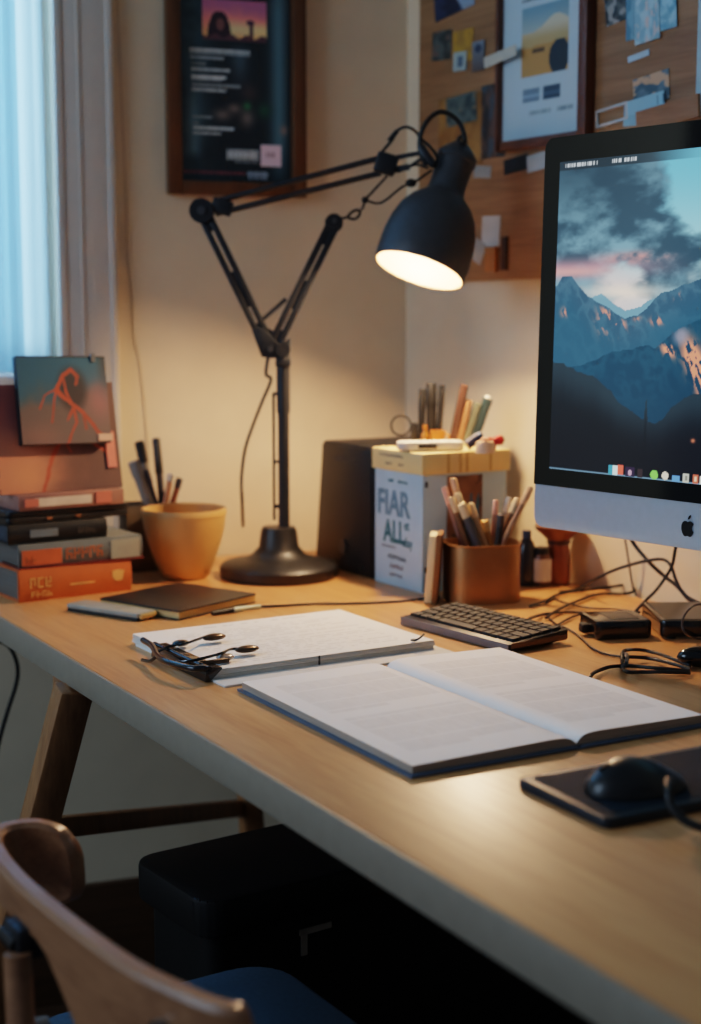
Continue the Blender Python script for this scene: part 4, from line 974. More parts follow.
MB().tube([(8*u_, 0, 12*u_), (11*u_, 0, 11*u_), (11*u_, 0, 6*u_), (7.6*u_, 0, 4*u_)], .0015, 8, 4).build('handle', M_amb, t)
for (bx_, tx_, ty_, col, nm, th_) in ((449, 461, 384, (78, 42, 28), 'dark brown thin book, leftmost of the leaning row on the lid', 6.5), (455, 466, 399, (160, 112, 76), 'tan thin book second from the left in the leaning row', 6), (461, 475, 402, (98, 104, 86), 'sage thin book between the tan and the teal one', 6.5), (468, 484, 397, (24, 52, 58), 'dark teal thin book with a pale corner, rightmost of the leaning row', 8)):
    p = std(bx_, 442.6); tp = A(tx_, ty_, p.y+.004)
    t = thing('thin_book', nm, 'book', p, 0, 'leaning row of thin books on the box lid'); d_ = tp - p
    hv = Vector((d_.x, 0, d_.z)); L = hv.length; an = math.atan2(hv.x, hv.z); R = Matrix.Rotation(an, 4, 'Y'); w = PX(th_, p.y)
    MB().box((w*.5, .0, L/2), (w, .03, L), .001).xf(R).build('cover', mat('thin_%d' % bx_, col, .6), t)
    MB().box((w*.5, -.0008, L/2), (w*.5, .031, L-.003)).xf(R).build('pages', mat('pages_dim_%d' % bx_, tuple(int(v*.8+20) for v in col), .8), t)
    if bx_ == 468: MB().sphere((w*.5, 0, L), .006, (1, .9, .8)).xf(R).build('white_tip', M_wh, t)

# ------------------------------------------------------------------ copper pen cup
pc = G(481, 599); pc.z = Z0; wcp = PX(74, pc.y); zc2 = HC - (545-HZ)/F*(pc.y-.02)
cup = thing('pen_cup', 'rounded square copper cup full of pencils beside the keyboard', 'pen cup', pc, .22)
M_cop = mat('copper', (158, 112, 70), .4, .6, var=.18, scale=14, bump=.1)
po = rrect(wcp, wcp*.86, wcp*.30, 8); pi_ = rrect(wcp-.005, wcp*.86-.005, wcp*.28, 8)
b = bmesh.new(); n = len(po)
loops = []
for pl, z in ((po, 0), (po, zc2-.001), ([(x*.995, y*.995) for x, y in po], zc2), (pi_, zc2), (pi_, .004)):
    loops.append([b.verts.new((x, y, z)) for x, y in pl])
for a, c in zip(loops, loops[1:]):
    for q in range(n): b.faces.new((a[q], a[(q+1) % n], c[(q+1) % n], c[q]))
b.faces.new(loops[0][::-1]); b.faces.new(loops[-1]); bmesh.ops.recalc_face_normals(b, faces=b.faces)
mb = MB(); mb._join(b); mb.build('cup_body', M_cop, cup)
MB().tube([(x*1.0, y*1.0, zc2) for x, y in po], .0016, 6, 0, True).build('rim', M_cop, cup)
dk_ = lambda c: tuple(int(v*.82) for v in c)
cols = {'rose': (190, 140, 124), 'grey': (124, 122, 128), 'slate': (96, 98, 106), 'cream': (216, 190, 150), 'gold': (196, 150, 84), 'dark': (52, 44, 44), 'white': (206, 196, 184), 'wood': (156, 110, 74), 'tan': (190, 150, 116)}
pens = [(462, 548, 444, 487, 'rose', .012, 'pink pencil leaning furthest left in the copper cup', 3), (470, 552, 453, 478, 'tan', .020, 'tan pencil with blunt top, tallest at the left of the copper cup', 3.4),
        (474, 552, 457, 493, 'grey', .002, 'grey pen with cream cap in the copper cup', 3.8), (480, 555, 461, 503, 'slate', -.012, 'thick slate pen at the front left of the copper cup', 4.4),
        (487, 552, 470, 503, 'cream', -.004, 'cream pen with rounded top in the middle of the copper cup', 3.4), (490, 550, 484, 520, 'gold', .004, 'short gold pen in the middle of the copper cup', 4),
        (492, 552, 496, 500, 'rose', .010, 'pink pencil standing upright in the copper cup', 2.8), (497, 552, 501, 514, 'dark', -.010, 'short black pen upright at the front right of the copper cup', 3.6),
        (496, 552, 509, 497, 'white', .018, 'white pencil near the right side of the copper cup', 2.8), (496, 553, 518, 498, 'wood', -.002, 'brown pencil with pale end leaning right in the copper cup', 3.4),
        (500, 552, 531, 487, 'tan', -.008, 'long tan pencil leaning furthest right out of the copper cup', 3.2), (468, 550, 451, 497, 'wood', -.004, 'short brown pencil behind the pink one in the copper cup', 2.8)]
PEN_GROUP = 'pencils and pens in the copper cup'
for bx_, by_, tx_, ty_, cn, dy, lab, w in pens:
    Yp = pc.y + dy; w = w*.92
    top_ = A(tx_, ty_, Yp); rimp = A(bx_, by_-4, Yp*.98+pc.y*.02)
    d_ = (rimp - top_); bot = top_ + d_*((top_.z - Z0 - .012)/(-d_.z))
    # keep the lower end inside the cup
    rel = bot - pc; lim = wcp*.28
    rel.x = max(-lim, min(lim, rel.x)); rel.y = max(-lim, min(lim, rel.y)); bot = pc + Vector((rel.x, rel.y, .012))
    pen('pencil' if 'pencil' in lab else 'pen', lab, bot, top_, PX(w*1.0, pc.y), mat('stick_'+cn, dk_(cols[cn]), .45), mat('tip_'+('cream' if cn in ('grey', 'slate', 'wood') else cn), cols['cream'] if cn in ('grey', 'slate', 'wood') else tuple(min(255, v+18) for v in cols[cn]), .5), .16, 'pencil' if 'pencil' in lab else 'pen')
# bottles right of the cup
p = G(526, 585); u_ = PX(1, p.y); t = thing('bottle', 'dark navy bottle right behind the copper cup', 'bottle', (p.x, p.y, Z0))
MB().lathe([(0, 0), (9*u_, 0), (9.5*u_, 4*u_), (9.5*u_, 36*u_), (7*u_, 44*u_), (4*u_, 48*u_), (0, 48*u_)], 24).build('bottle_body', mat('bottle_dark', (28, 30, 38), .3, coat=.5), t)
MB().lathe([(0, 48*u_), (4.6*u_, 48*u_), (4.6*u_, 56*u_), (0, 56*u_)], 16).build('cap', mat('cap_navy', (40, 62, 92), .4), t)
p = G(540, 583); t = thing('jar', 'small jar with a white label under the monitor corner', 'jar', (p.x, p.y-.02, Z0))
MB().lathe([(0, 0), (9*u_, 0), (9.3*u_, 3*u_), (9.3*u_, 30*u_), (7.5*u_, 33*u_), (0, 33*u_)], 24).build('jar_body', mat('jar_brown', (96, 60, 40), .3, coat=.4), t)
MB().lathe([(9.6*u_, 5*u_), (9.7*u_, 6*u_), (9.7*u_, 27*u_), (9.6*u_, 28*u_)], 24).build('label', mat('label_white', (214, 206, 192), .6), t)
MB().lathe([(0, 33*u_), (8*u_, 33*u_), (8*u_, 39*u_), (0, 39*u_)], 24).build('lid', M_black, t)
p = G(556, 585); t = thing('funnel_vase', 'reddish brown vase with a wide funnel top below the monitor corner', 'vase', (p.x+.004, p.y+.01, Z0))
M_vase = mat('vase_brown', (128, 66, 38), .35, coat=.3)
MB().lathe([(0, 0), (12*u_, 0), (12.5*u_, 6*u_), (12*u_, 30*u_), (10.5*u_, 42*u_), (11.5*u_, 46*u_), (24*u_, 57*u_), (24.5*u_, 60*u_), (22.5*u_, 60*u_), (9.5*u_, 46*u_), (0, 45*u_)], 32).build('vase_body', M_vase, t)
MB().lathe([(10.6*u_, 41*u_), (12*u_, 42*u_), (12*u_, 45*u_), (10.8*u_, 46*u_)], 32).build('collar', mat('vase_dark', (70, 36, 24), .4), t)
# ------------------------------------------------------------------ keyboard
o_, rz_, kx, ky = fit2(G(509, 654), G(398, 625), G(569, 644))
kb = thing('keyboard', 'compact black keyboard with a thick silver edge behind the open book', 'keyboard', (o_.x, o_.y, Z0), rz_)
zf, zb_ = .0105, .018
M_kb = mat('keyboard_body', (26, 26, 28), .4, .2); M_key = mat('keycap', (24, 23, 24), .65, var=.08); M_ks = mat('keyboard_edge', (112, 112, 116), .5, .2)
slope = math.atan2(zb_-zf, ky)
b = bmesh.new()
vs = [b.verts.new(v) for v in ((0, 0, .002), (kx, 0, .002), (kx, ky, .006), (0, ky, .006), (0, 0, zf), (kx, 0, zf), (kx, ky, zb_), (0, ky, zb_))]
for f in ((3, 2, 1, 0), (4, 5, 6, 7), (0, 1, 5, 4), (1, 2, 6, 5), (2, 3, 7, 6), (3, 0, 4, 7)): b.faces.new([vs[i] for i in f])
bmesh.ops.bevel(b, geom=b.edges[:], offset=.0012, segments=2, affect='EDGES', profile=.5)
mb = MB(); mb._join(b); mb.build('keyboard_body', M_kb, kb)
MB().box((kx/2, -.0004, zf*.58), (kx-.002, .0014, zf*.95), .0004).build('front_edge', M_ks, kb)
MB().box((kx+.0004, ky/2, (zf+zb_)/2*.62), (.0014, ky-.006, zf*.62), .0004).xf(Matrix.Identity(4)).build('side_edge', mat('kb_side', (120, 92, 66), .4, .3), kb)
for x in (.03, kx-.03): MB().box((x, ky-.012, .004), (.02, .012, .008), .001).build('foot', M_black, kb)
nr, ncl = 5, 14; mx_, my_ = .005, .010
cw_ = (kx-2*mx_)/ncl; rh_ = (ky-my_-.005)/nr
RS = Matrix.Translation((0, 0, zf)) @ Matrix.Rotation(slope, 4, 'X')
keyme = None; rows = []
for r in range(nr):
    if r == 0: segs = [(0, 1.25), (1.25, 1.25), (2.5, 1.25), (3.75, 5), (8.75, 1.25), (10, 1), (11, 1), (12, 1), (13, 1)]
    elif r == 1: segs = [(0, 2)] + [(2+k_, 1) for k_ in range(10)] + [(12, 2)]
    elif r == 2: segs = [(0, 1.5)] + [(1.5+k_, 1) for k_ in range(11)] + [(12.5, 1.5)]
    else: segs = [(k_, 1) for k_ in range(14)]
    rows.append(segs)
for r, segs in enumerate(rows):
    for x0, w in segs:
        w_ = w*cw_-.0016; h_ = rh_-.0018
        b = bmesh.new(); bmesh.ops.create_cube(b, size=1)
        for v in b.verts:
            top_ = v.co.z > 0; v.co = Vector((v.co.x*(w_-(.0018 if top_ else 0)), v.co.y*(h_-(.0018 if top_ else 0)), .0036 if top_ else 0))
        mb = MB(); mb._join(b); mb.xf(RS @ Matrix.Translation((mx_+(x0+w/2)*cw_, my_+(r+.5)*rh_, -.0002)))
        mb.build('key', M_key, kb)
# ------------------------------------------------------------------ clipped paper stack
ZS = .0126
o_, rz_, px_l, py_l = fit2(G(213, 670, ZS), G(122, 635, ZS), G(455, 648, ZS), .28)
ps = thing('paper_stack', 'stack of printed papers held by a black clip bar left of the open book', 'papers', (o_.x, o_.y, Z0), rz_)
MB().box((px_l/2+.022, py_l/2+.004, .0012), (px_l+.02, py_l+.012, .0024), .0004).build('backing_board', M_paper, ps)
mb = MB(); R_ = random.Random(4)
for q in range(6):
    z = .0026 + q*.0016; dx, dy = R_.uniform(-.0012, .0012), R_.uniform(-.001, .002)
    mb.box((px_l/2+dx, py_l/2+dy, z+.0006), (px_l, py_l, .0013), .0002)
mb.build('pages', mat('stack_paper', (226, 222, 214), .8, var=.03), ps)
def topsheet(U, V):            # U along the long side, V=1 at the far left edge
    c = base(U, (252, 251, 248)) - 6*fbm(U*6, V*6, 61)[..., None]
    for r in range(26):
        v = .93 - r*.034
        if r in (0,): u0, u1, d = .3, .8, 70
        elif r in (1, 2, 12): continue
        else: u0, u1, d = .12, .9 - .3*(math.sin(r*2.3) > .6), 42
        k = (np.abs(V-v) < .008) & (U > u0) & (U < u1); c[k] -= (d*.55*(fbm(U*60, V*0+r, r, 2) > .42)[k])[:, None]
    return c
MT = Matrix(((0, 0, -1, px_l), (1, 0, 0, 0), (0, -1, 0, .0125), (0, 0, 0, 1)))
picture('top_sheet', py_l, px_l, 160, 110, topsheet, V_matte, ps, MT)
# clip bar and the two wire levers (given by their places on the sheet)
def ls(px, py, z):
    z -= .003; p = G(px, py, z); r = Vector((p.x-o_.x, p.y-o_.y)); c, s = math.cos(rz_), math.sin(rz_)
    return Vector((r.x*c + r.y*s, -r.x*s + r.y*c, z))
M_clip = mat('clip_black', (22, 26, 34), .25, .3, coat=.5)
a0, a1 = ls(152, 648, .014), ls(208, 673, .014); a0.y = a1.y = -.002; a0.x = max(a0.x, .02)
MB().prism([(-.003, .001), (.012, .0135), (.011, .0155), (-.007, .0155), (-.009, .001)], 0, (a1-a0).length, Matrix(((0, 0, 1, a0.x), (1, 0, 0, -.002), (0, 1, 0, 0), (0, 0, 0, 1))), .0008).build('clip_bar', M_clip, ps)
MB().cyl((a0.x, -.006, .015), (a1.x, -.006, .015), .0032).build('clip_hinge', M_clip, ps)
mb = MB().tube([ls(143, 640, .022), ls(152, 646, .021), ls(158, 656, .018), ls(168, 662, .019), ls(190, 668, .019), ls(206, 668, .02)], .0036, 10); mb.tube([ls(142, 660, .006), ls(150, 661, .01), ls(157, 656, .018)], .002); mb.build('clip_spring', M_clip, ps)
M_br = mat('lever_bronze', (92, 70, 54), .3, .5)
def lever(pts, pad, px2, pad2):
    l = MB().tube([ls(*p) for p in pts], .0016, 8, 5).build('lever_wire', M_clip, ps)
    c = ls(*pad); MB().sphere(c, .008, (1.0, 1.9, .5), 16).xf(Matrix.Identity(4)).build('paddle', M_br, l)
    c = ls(*pad2); MB().sphere(c, .008, (1.1, 1.3, .45), 16).build('finger_pad', px2, l)
lever([(157, 652, .02), (170, 646, .023), (184, 644, .025), (196, 640, .026), (205, 637, .024), (214, 638, .022)], (214, 637, .0225), M_clip, (181, 643, .021))
lever([(175, 662, .02), (190, 661, .023), (208, 657, .025), (222, 653, .026), (232, 649, .024), (244, 649, .022)], (247, 649, .0225), mat('pad_pearl', (176, 160, 150), .25, .4), (225, 657, .021))
lever2 = MB().tube([ls(200, 664, .0185), ls(214, 662, .0195), ls(228, 660, .019)], .003, 8, 5).build('lever_wire', M_br, ps)
mb = MB().box((px_l+.0006, ls(343, 668, .012).y, .0072), (.001, .0022, .011), .0002).build('elastic_band', M_black, ps)
p = G(417, 640, .02)
t = thing('ribbon_tag', 'tiny black ribbon tag on the paper stack edge at the keyboard', 'ribbon', G(414, 641.5, ZS+.0006))
o0 = G(414, 641.5, ZS+.0006)
MB().tube([Vector((0, 0, .0012)), G(419, 638.5, ZS+.005)-o0, G(424, 634, ZS+.008)-o0], .0013, 6, 4).build('ribbon', M_black, t)
MB().sphere((0, 0, .0018), .003, (1.5, 1, .5)).build('bead', M_black, t)

# ------------------------------------------------------------------ open book
o_, rz_, bx, by = fit2(G(411, 779), G(235, 692), G(708, 727), .7)
ob = thing('open_book', 'large open book with pale pages in the middle of the desk', 'book', (o_.x, o_.y, Z0), rz_)
gy = by*.535; TK = .016
M_cov = mat('cover_slate', (84, 98, 118), .45, var=.06)
mb = MB().box((bx/2, gy/2-.001, .0016), (bx+.004, gy, .003), .0008).box((bx/2, (gy+by)/2+.001, .0016), (bx+.004, by-gy-.006, .003), .0008).box((bx/2, gy, .0009), (bx+.004, .014, .0016), .0004)
mb.build('cover', M_cov, ob)
def hprof(y):
    y = np.asarray(y, float); d = y-gy; L = np.where(d < 0, gy, by-gy); s = np.abs(d)/L
    tl = np.where(d < 0, .0085, .0098)
    return .0032 + tl*(1-np.exp(-s*26))*(1.0 - .3*s) + .0012
def block(y0, y1, flip):
    b = bmesh.new(); n = 28; ys = [y0+(y1-y0)*i/n for i in range(n+1)]
    rg = []
    for y in ys:
        h = float(hprof(np.array(y)))
        rg.append([b.verts.new((x, y, z)) for x, z in ((.003, .0032), (bx-.003, .0032), (bx-.003, h-.0004), (.003, h-.0004))])
    for a, c in zip(rg, rg[1:]):
        for q in range(4): b.faces.new((a[q], a[(q+1) % 4], c[(q+1) % 4], c[q]))
    b.faces.new(rg[0][::-1]); b.faces.new(rg[-1]); bmesh.ops.recalc_face_normals(b, faces=b.faces)
    mb = MB(); mb._join(b); return mb
M_pe = mat('book_page_edges', (168, 152, 138), .85, var=.22, scale=10, stretch=(1, 1, 90))
block(.003, gy-.0008, 0).build('page_block', M_pe, ob); block(gy+.0008, by-.003, 0).build('page_block', M_pe, ob)
def pages(y0, y1, seed):
    w = y1-y0
    def fn(U, V):
        c = base(U, (253, 254, 255)) - 8*fbm(U*5, V*5, seed)[..., None]
        for v0, v1 in ((.53, .9), (.1, .47)):
            n = 11
            for r in range(n):
                v = v1 - (r+.5)*(v1-v0)/n; u1 = .88 if r < n-1 else .5
                k = (np.abs(V-v) < .0155) & (U > .12) & (U < u1)
                c[k] -= (13*(.6+.8*fbm(U*50, V*0+r, r+40, 2)))[k][:, None]
        return c
    def hf(U, V): return hprof(y0 + U*w)
    M = Matrix(((0, 0, -1, bx-.0025), (1, 0, 0, y0), (0, -1, 0, 0), (0, 0, 0, 1)))
    picture('printed_page', w, bx-.005, 120, 110, fn, V_matte, ob, M, hf)
pages(.0025, gy-.0006, 71); pages(gy+.0006, by-.0025, 72)

# ------------------------------------------------------------------ mouse on a dark slab
o_, rz_, mx2, my2 = fit2(G(606, 831), G(513, 788), G(701, 816), .2)
my2 = .33
pad = thing('drawing_tablet', 'flat black tablet slab at the right front of the desk', 'tablet', (o_.x, o_.y, Z0), rz_)
M_slab = mat('slab_black', (26, 36, 46), .5, var=.1, scale=150)
MB().prism(rrect(mx2, my2, .008, 5, mx2/2, my2/2), .0, .009, None, .002).build('tablet_body', M_slab, pad)
MB().prism(rrect(mx2-.018, my2-.018, .006, 5, mx2/2, my2/2), .009, .0094, None).build('tablet_surface', mat('slab_surface', (34, 46, 58), .75, var=.06, spec=.15), pad)
pm0, pm1 = G(594, 790, .010), G(690, 782, .010)
mc = G(636, 789, .010); mang = math.atan2(pm1.y-pm0.y, pm1.x-pm0.x)
ml = PX(112, mc.y); mw = ml*.62; mh = PX(37, mc.y)
ms = thing('computer_mouse', 'black computer mouse with a coiled cable on the tablet slab', 'mouse', (mc.x, mc.y, Z0+.0095), mang)
b = bmesh.new(); bmesh.ops.create_uvsphere(b, u_segments=32, v_segments=20, radius=1)
for v in b.verts:
    x, y, z = v.co
    wv = 1 - .14*x; hz2 = .92 - .18*x - .25*x*x
    v.co = Vector((x*ml/2, y*mw/2*wv*(1-.08*abs(z)), max(z, -.02)*mh*max(.25, hz2) + .001))
M_ms = mat('mouse_black', (24, 25, 28), .38, var=.1, coat=.15)
mb = MB(); mb._join(b); mb.build('mouse_shell', M_ms, ms)
MB().cyl((-ml*.30, -.003, mh*.60), (-ml*.30, .003, mh*.60), .007, None, 18).build('scroll_wheel', M_black, ms)
o0 = Vector((mc.x, mc.y, Z0+.0095))
MB().tube([G(662, 790, .022)-o0, G(652, 781, .034)-o0, G(643, 790, .034)-o0, G(643, 806, .024)-o0, G(655, 822, .015)-o0, G(676, 832, .011)-o0, G(700, 836, .006)-o0, G(740, 846, .0045)-o0, G(800, 856, .0045)-o0, G(870, 850, .0045)-o0], .0034).build('mouse_cable', M_rub, ms)

# ------------------------------------------------------------------ monitor
YM = 1.79
Mo = A(531, 526, YM); angM = math.atan2(-1/cp, (CX+860)/F) 
MF = ((Mo.x, Mo.y, Z0), angM)
mon = thing('desktop_computer', 'large all-in-one computer with a mountain wallpaper and silver chin', 'computer', (Mo.x, Mo.y, Z0), angM)
mon.rotation_euler = (math.radians(-1.5), 0, angM)
MWd = .74
zc0 = Mo.z - Z0
_, zc1 = hit(MF, 533, 484); xt, zt4 = hit(MF, 544, 137)
xg0, zg0 = hit(MF, 556, 161); xg1, zg1 = hit(MF, 543, 468)
M_al = mat('aluminium', (172, 192, 210), .36, .3, var=.03, scale=120)
body = [(x, z) for x, z in rrect(MWd, zt4-zc0, .014, 6, MWd/2, (zt4+zc0)/2)]
mb = MB().prism(body, -.022, 0, XZ, .0015)
b = bmesh.new(); bmesh.ops.create_uvsphere(b, u_segments=40, v_segments=24, radius=1)
for v in b.verts: v.co = Vector((MWd/2 + v.co.x*MWd*.48, .018 + max(0, v.co.y)*.035, (zt4+zc0)/2 + v.co.z*(zt4-zc0)*.47))
mb._join(b); mb.build('housing', M_al, mon)
gp = [(x, z) for x, z in rrect(MWd-.0004, zt4-zc1, .013, 6, MWd/2, (zt4+zc1)/2)]
gp = [((.0002 if x < MWd/2 else MWd-.0002) if z < zc1+.02 else x, zc1 if z < zc1+.02 else z) for x, z in gp]
gq = []
for p_ in gp:
    if not gq or (Vector(p_)-Vector(gq[-1])).length > 1e-5: gq.append(p_)
M_gl = mat('bezel_glass', (7, 9, 11), .06, var=.1, spec=.6)
MB().prism(gq, 0.0002, .0016, XZ).build('bezel', M_gl, mon)
SX0 = (xg0+xg1)/2 + .0005; SW = MWd - 2*SX0; SH = zg0 - zg1
# wallpaper: ridges traced as polylines, mapped from the plane of the screen
def sp(px, py):
    x, z = hit(MF, px, py); return ((x-SX0)/SW, (z-zg1)/SH)
def ridge(pts, ext):
    P = [sp(*p) for p in pts] + ext
    xs = np.array([p[0] for p in P]); ys = np.array([p[1] for p in P])
    return lambda U, rough, sd, fr=40: np.interp(U, xs, ys) + rough*(fbm(U*fr, U*0+sd, sd, 5)-.5)
uR = sp(701, 300)[0]
def wall(U, V):
    asp = SH/SW
    X_ = U*SW*18; Z_ = V*SH*18
    n1 = fbm(X_*.55+2, Z_*1.15, 81, 6); n2 = fbm(X_*1.6+7, Z_*3.0, 82, 6); n3 = fbm(X_*.5+3, Z_*.9+5, 85, 5)
    ur = U/uR
    sky = mixc((96, 168, 196), (150, 196, 208), sstep(1.0, .62, V))
    sky = mixc(sky, (200, 190, 190), sstep(.70, .60, V)*sstep(1.3, .3, ur))
    dens = sstep(.42, .60, n1*.62 + n2*.28 + .30*sstep(.95, .35, ur)*sstep(.66, .86, V) - .24*sstep(.55, 1.0, ur + .6*(V-.85)) + .11 + .2*np.exp(-((V-.70)/.05)**2))
    cl = mixc((44, 68, 84), (104, 142, 160), sstep(.38, .66, n2*.6+n3*.5))
    cl = mixc(cl, (36, 56, 70), .8*sstep(.72, .98, V)*sstep(.9, .25, ur))
    cl = mixc(cl, (164, 122, 134), .85*np.exp(-((V-.655)/.03)**2)*sstep(1.0, .2, ur)); cl = mixc(cl, (214, 136, 128), .7*np.exp(-((V-.683)/.018)**2)*np.exp(-((ur-.55)/.22)**2)*sstep(.4, .6, n2))
    c = mixc(sky, cl, dens)
    c = mixc(c, (226, 160, 150), .6*np.exp(-((V-.645)/.016)**2)*sstep(.55, .1, ur))
    c = mixc(c, (236, 216, 196), .85*np.exp(-((V-.578)/.024)**2)*np.exp(-((ur-.46)/.24)**2))
    # distant ridges
    far = ridge([(552, 305), (580, 300), (587, 297), (596, 293), (604, 299), (612, 305), (620, 310), (628, 307), (636, 306), (644, 300), (655, 296), (690, 300)], [(1.6*uR, .6), (1, .6)])(U, .012, 91)
    k = V < far; c[k] = mixc((98, 138, 158), (118, 156, 172), sstep(.55, .6, V))[k]
    rl = ridge([(540, 292), (552, 287), (557, 277), (566, 277), (574, 288), (583, 297), (590, 300), (600, 305), (610, 312), (620, 318), (632, 316), (645, 303), (656, 293), (672, 288), (690, 281), (703, 275)], [(1.3*uR, .68), (1.7*uR, .56), (2.3*uR, .66), (1, .55)])(U, .018, 92)
    k = V < rl
    rn = 1-np.abs(fbm(X_*2.6+Z_*1.6, Z_*2.2-X_*1.2, 93, 6)-.5)*5; mt = mixc((46, 76, 98), (74, 108, 128), sstep(.2, 1, rn)*.5)
    mt = mixc(mt, (36, 78, 102), sstep(0, .14, rl-V)*.75); 
    lit = sstep(.48, .58, fbm(X_*9+Z_*5, Z_*3.4-X_*2, 94, 5))*sstep(.0, .012, rl-V)
    def glow(px, py, rx, ry, rot=0):
        u0, v0 = sp(px, py); s_ = SW/PX(1, 1.6)
        du = (U-u0)*s_; dv = (V-v0)*SH/PX(1, 1.6); cr, sr = math.cos(rot), math.sin(rot)
        return np.exp(-(((du*cr+dv*sr)/rx)**2+((-du*sr+dv*cr)/ry)**2))
    zone = glow(602, 318, 12, 14) + glow(615, 326, 8, 7) + .7*glow(560, 312, 6, 5) + glow(652, 321, 8, 4) + .8*glow(674, 300, 5, 7) + .6*glow(632, 318, 5, 3)
    mt = mixc(mt, (206, 132, 108), .85*np.clip(lit*zone*1.5, 0, 1))
    c[k] = mt[k]
    rm = ridge([(540, 372), (580, 366), (600, 356), (622, 348), (640, 346), (650, 347), (660, 340), (672, 330), (682, 325), (690, 322), (703, 318)], [(1.4*uR, .42), (1.8*uR, .55), (1, .4)])(U, .02, 95)
    k = V < rm; rn2 = 1-np.abs(fbm(X_*2.2+Z_*1.4, Z_*2-X_, 96, 6)-.5)*5; m2 = mixc((24, 58, 80), (36, 78, 100), sstep(.2, 1, rn2)*.5); m2 = mixc(m2, (26, 54, 74), sstep(.0, .3, rm-V))
    z2 = 1.4*glow(690, 362, 10, 22, .5) + glow(664, 350, 10, 6, -.5) + glow(700, 385, 8, 18)
    m2 = mixc(m2, (222, 138, 104), .95*np.clip(sstep(.44, .56, fbm(X_*10+Z_*5, Z_*3.5-X_*2, 97, 5))*z2*1.5, 0, 1))
    m2 = mixc(m2, (142, 140, 158), .7*np.clip(glow(676, 336, 12, 11, .5)*1.5-.4, 0, 1)); c[k] = m2[k]
    rd = ridge([(540, 357), (548, 361), (560, 364), (575, 372), (590, 377), (598, 383), (606, 390), (615, 402), (626, 410), (640, 420), (652, 424), (660, 420), (668, 408), (680, 398), (692, 394), (703, 392)], [(1.4*uR, .4), (1.8*uR, .25), (1, .35)])(U, .012, 98, 90)
    ut, vt = sp(643, 396); rd = np.maximum(rd, np.where(np.abs(U-ut) < .0045, vt-np.abs(U-ut)*18, 0))
    k = V < rd; dk = mixc((20, 25, 32), (40, 56, 66), sstep(.15, 0, rd-V)*.8); c[k] = dk[k]
    c[k] = mixc(c, (18, 20, 27), sstep(.25, .05, V))[k]
    u0, v0 = sp(690, 441); c = mixc(c, (190, 110, 80), np.exp(-((U-u0)/.004)**2-((V-v0)/.006)**2))
    # menu bar
    k = V > .972; c[k] = mixc(c, (30, 40, 48), .72*sstep(1.0, .55, ur)+.05)[k]
    for x0, x1 in ((557, 590), (604, 629)):
        a, b2 = sp(x0, 158)[0], sp(x1, 156)[0]
        kk = (V > .981) & (V < .992) & (U > a) & (U < b2) & (fbm(warpinv(U)*420, V*0+3, 5, 2) > .45); c[kk] = (176, 184, 190)
    k = V < .006; c[k] = (92, 120, 140)
    # dock icons
    def icon(px0, px1, py0, py1, col, rnd=False):
        a, v1 = sp(px0, py0); b2, v0 = sp(px1, py1)
        if rnd: kk = ((U-(a+b2)/2)/((b2-a)/2))**2 + ((V-(v0+v1)/2)/((v1-v0)/2))**2 < 1
        else: kk = (U > a) & (U < b2) & (V > v0) & (V < v1)
        c[kk] = col
    icon(606, 610.5, 465, 475, (62, 136, 158)); icon(610.5, 615, 465, 475, (196, 214, 214)); icon(615, 620.5, 465, 475, (208, 92, 72))
    icon(623, 632, 467, 477.5, (44, 34, 56)); icon(625.5, 629.5, 470, 476, (170, 140, 160), True); icon(635, 640, 469, 478, (48, 40, 44))
    icon(648, 655.5, 470, 480, (118, 190, 84), True); icon(659.5, 666, 471.5, 480.5, (206, 196, 178), True); icon(670, 677, 475, 482, (88, 136, 190)); icon(681, 686.5, 474, 483, (176, 176, 164)); icon(683, 685, 476, 481, (120, 120, 110)); icon(690.5, 696, 475, 484, (176, 92, 70)); icon(692, 694, 477, 482, (220, 180, 150)); icon(698, 703, 476, 485, (206, 204, 198))
    for q in range(8): icon(712+q*8, 718+q*8, 477+q*1.0, 487+q*1.0, ((80, 120, 170), (196, 120, 60), (120, 170, 110), (170, 170, 176))[q % 4])
    return c
M_scr = vcol('screen_image', .12, 1.0)
SCRN = M_scr
# finer columns where the photograph looks closest at the screen
def warp(U): return np.where(U < .7, U/.7*uR*1.1, uR*1.1 + (U-.7)/.3*(1-uR*1.1))
def warpinv(U): return np.where(U < uR*1.1, U/(uR*1.1)*.7, .7 + (U-uR*1.1)/(1-uR*1.1)*.3)
def wall_w(U, V): return wall(warp(U), V)
scr = picture('screen', SW, SH, 330, 330, wall_w, M_scr, mon, Matrix.Translation((SX0, -.0019, zg1)))
co = np.zeros(len(scr.data.vertices)*3, np.float32); scr.data.vertices.foreach_get('co', co); co = co.reshape(-1, 3)
co[:, 0] = SX0 + warp((co[:, 0]-SX0)/SW)*SW; scr.data.vertices.foreach_set('co', co.ravel()); scr.data.update()
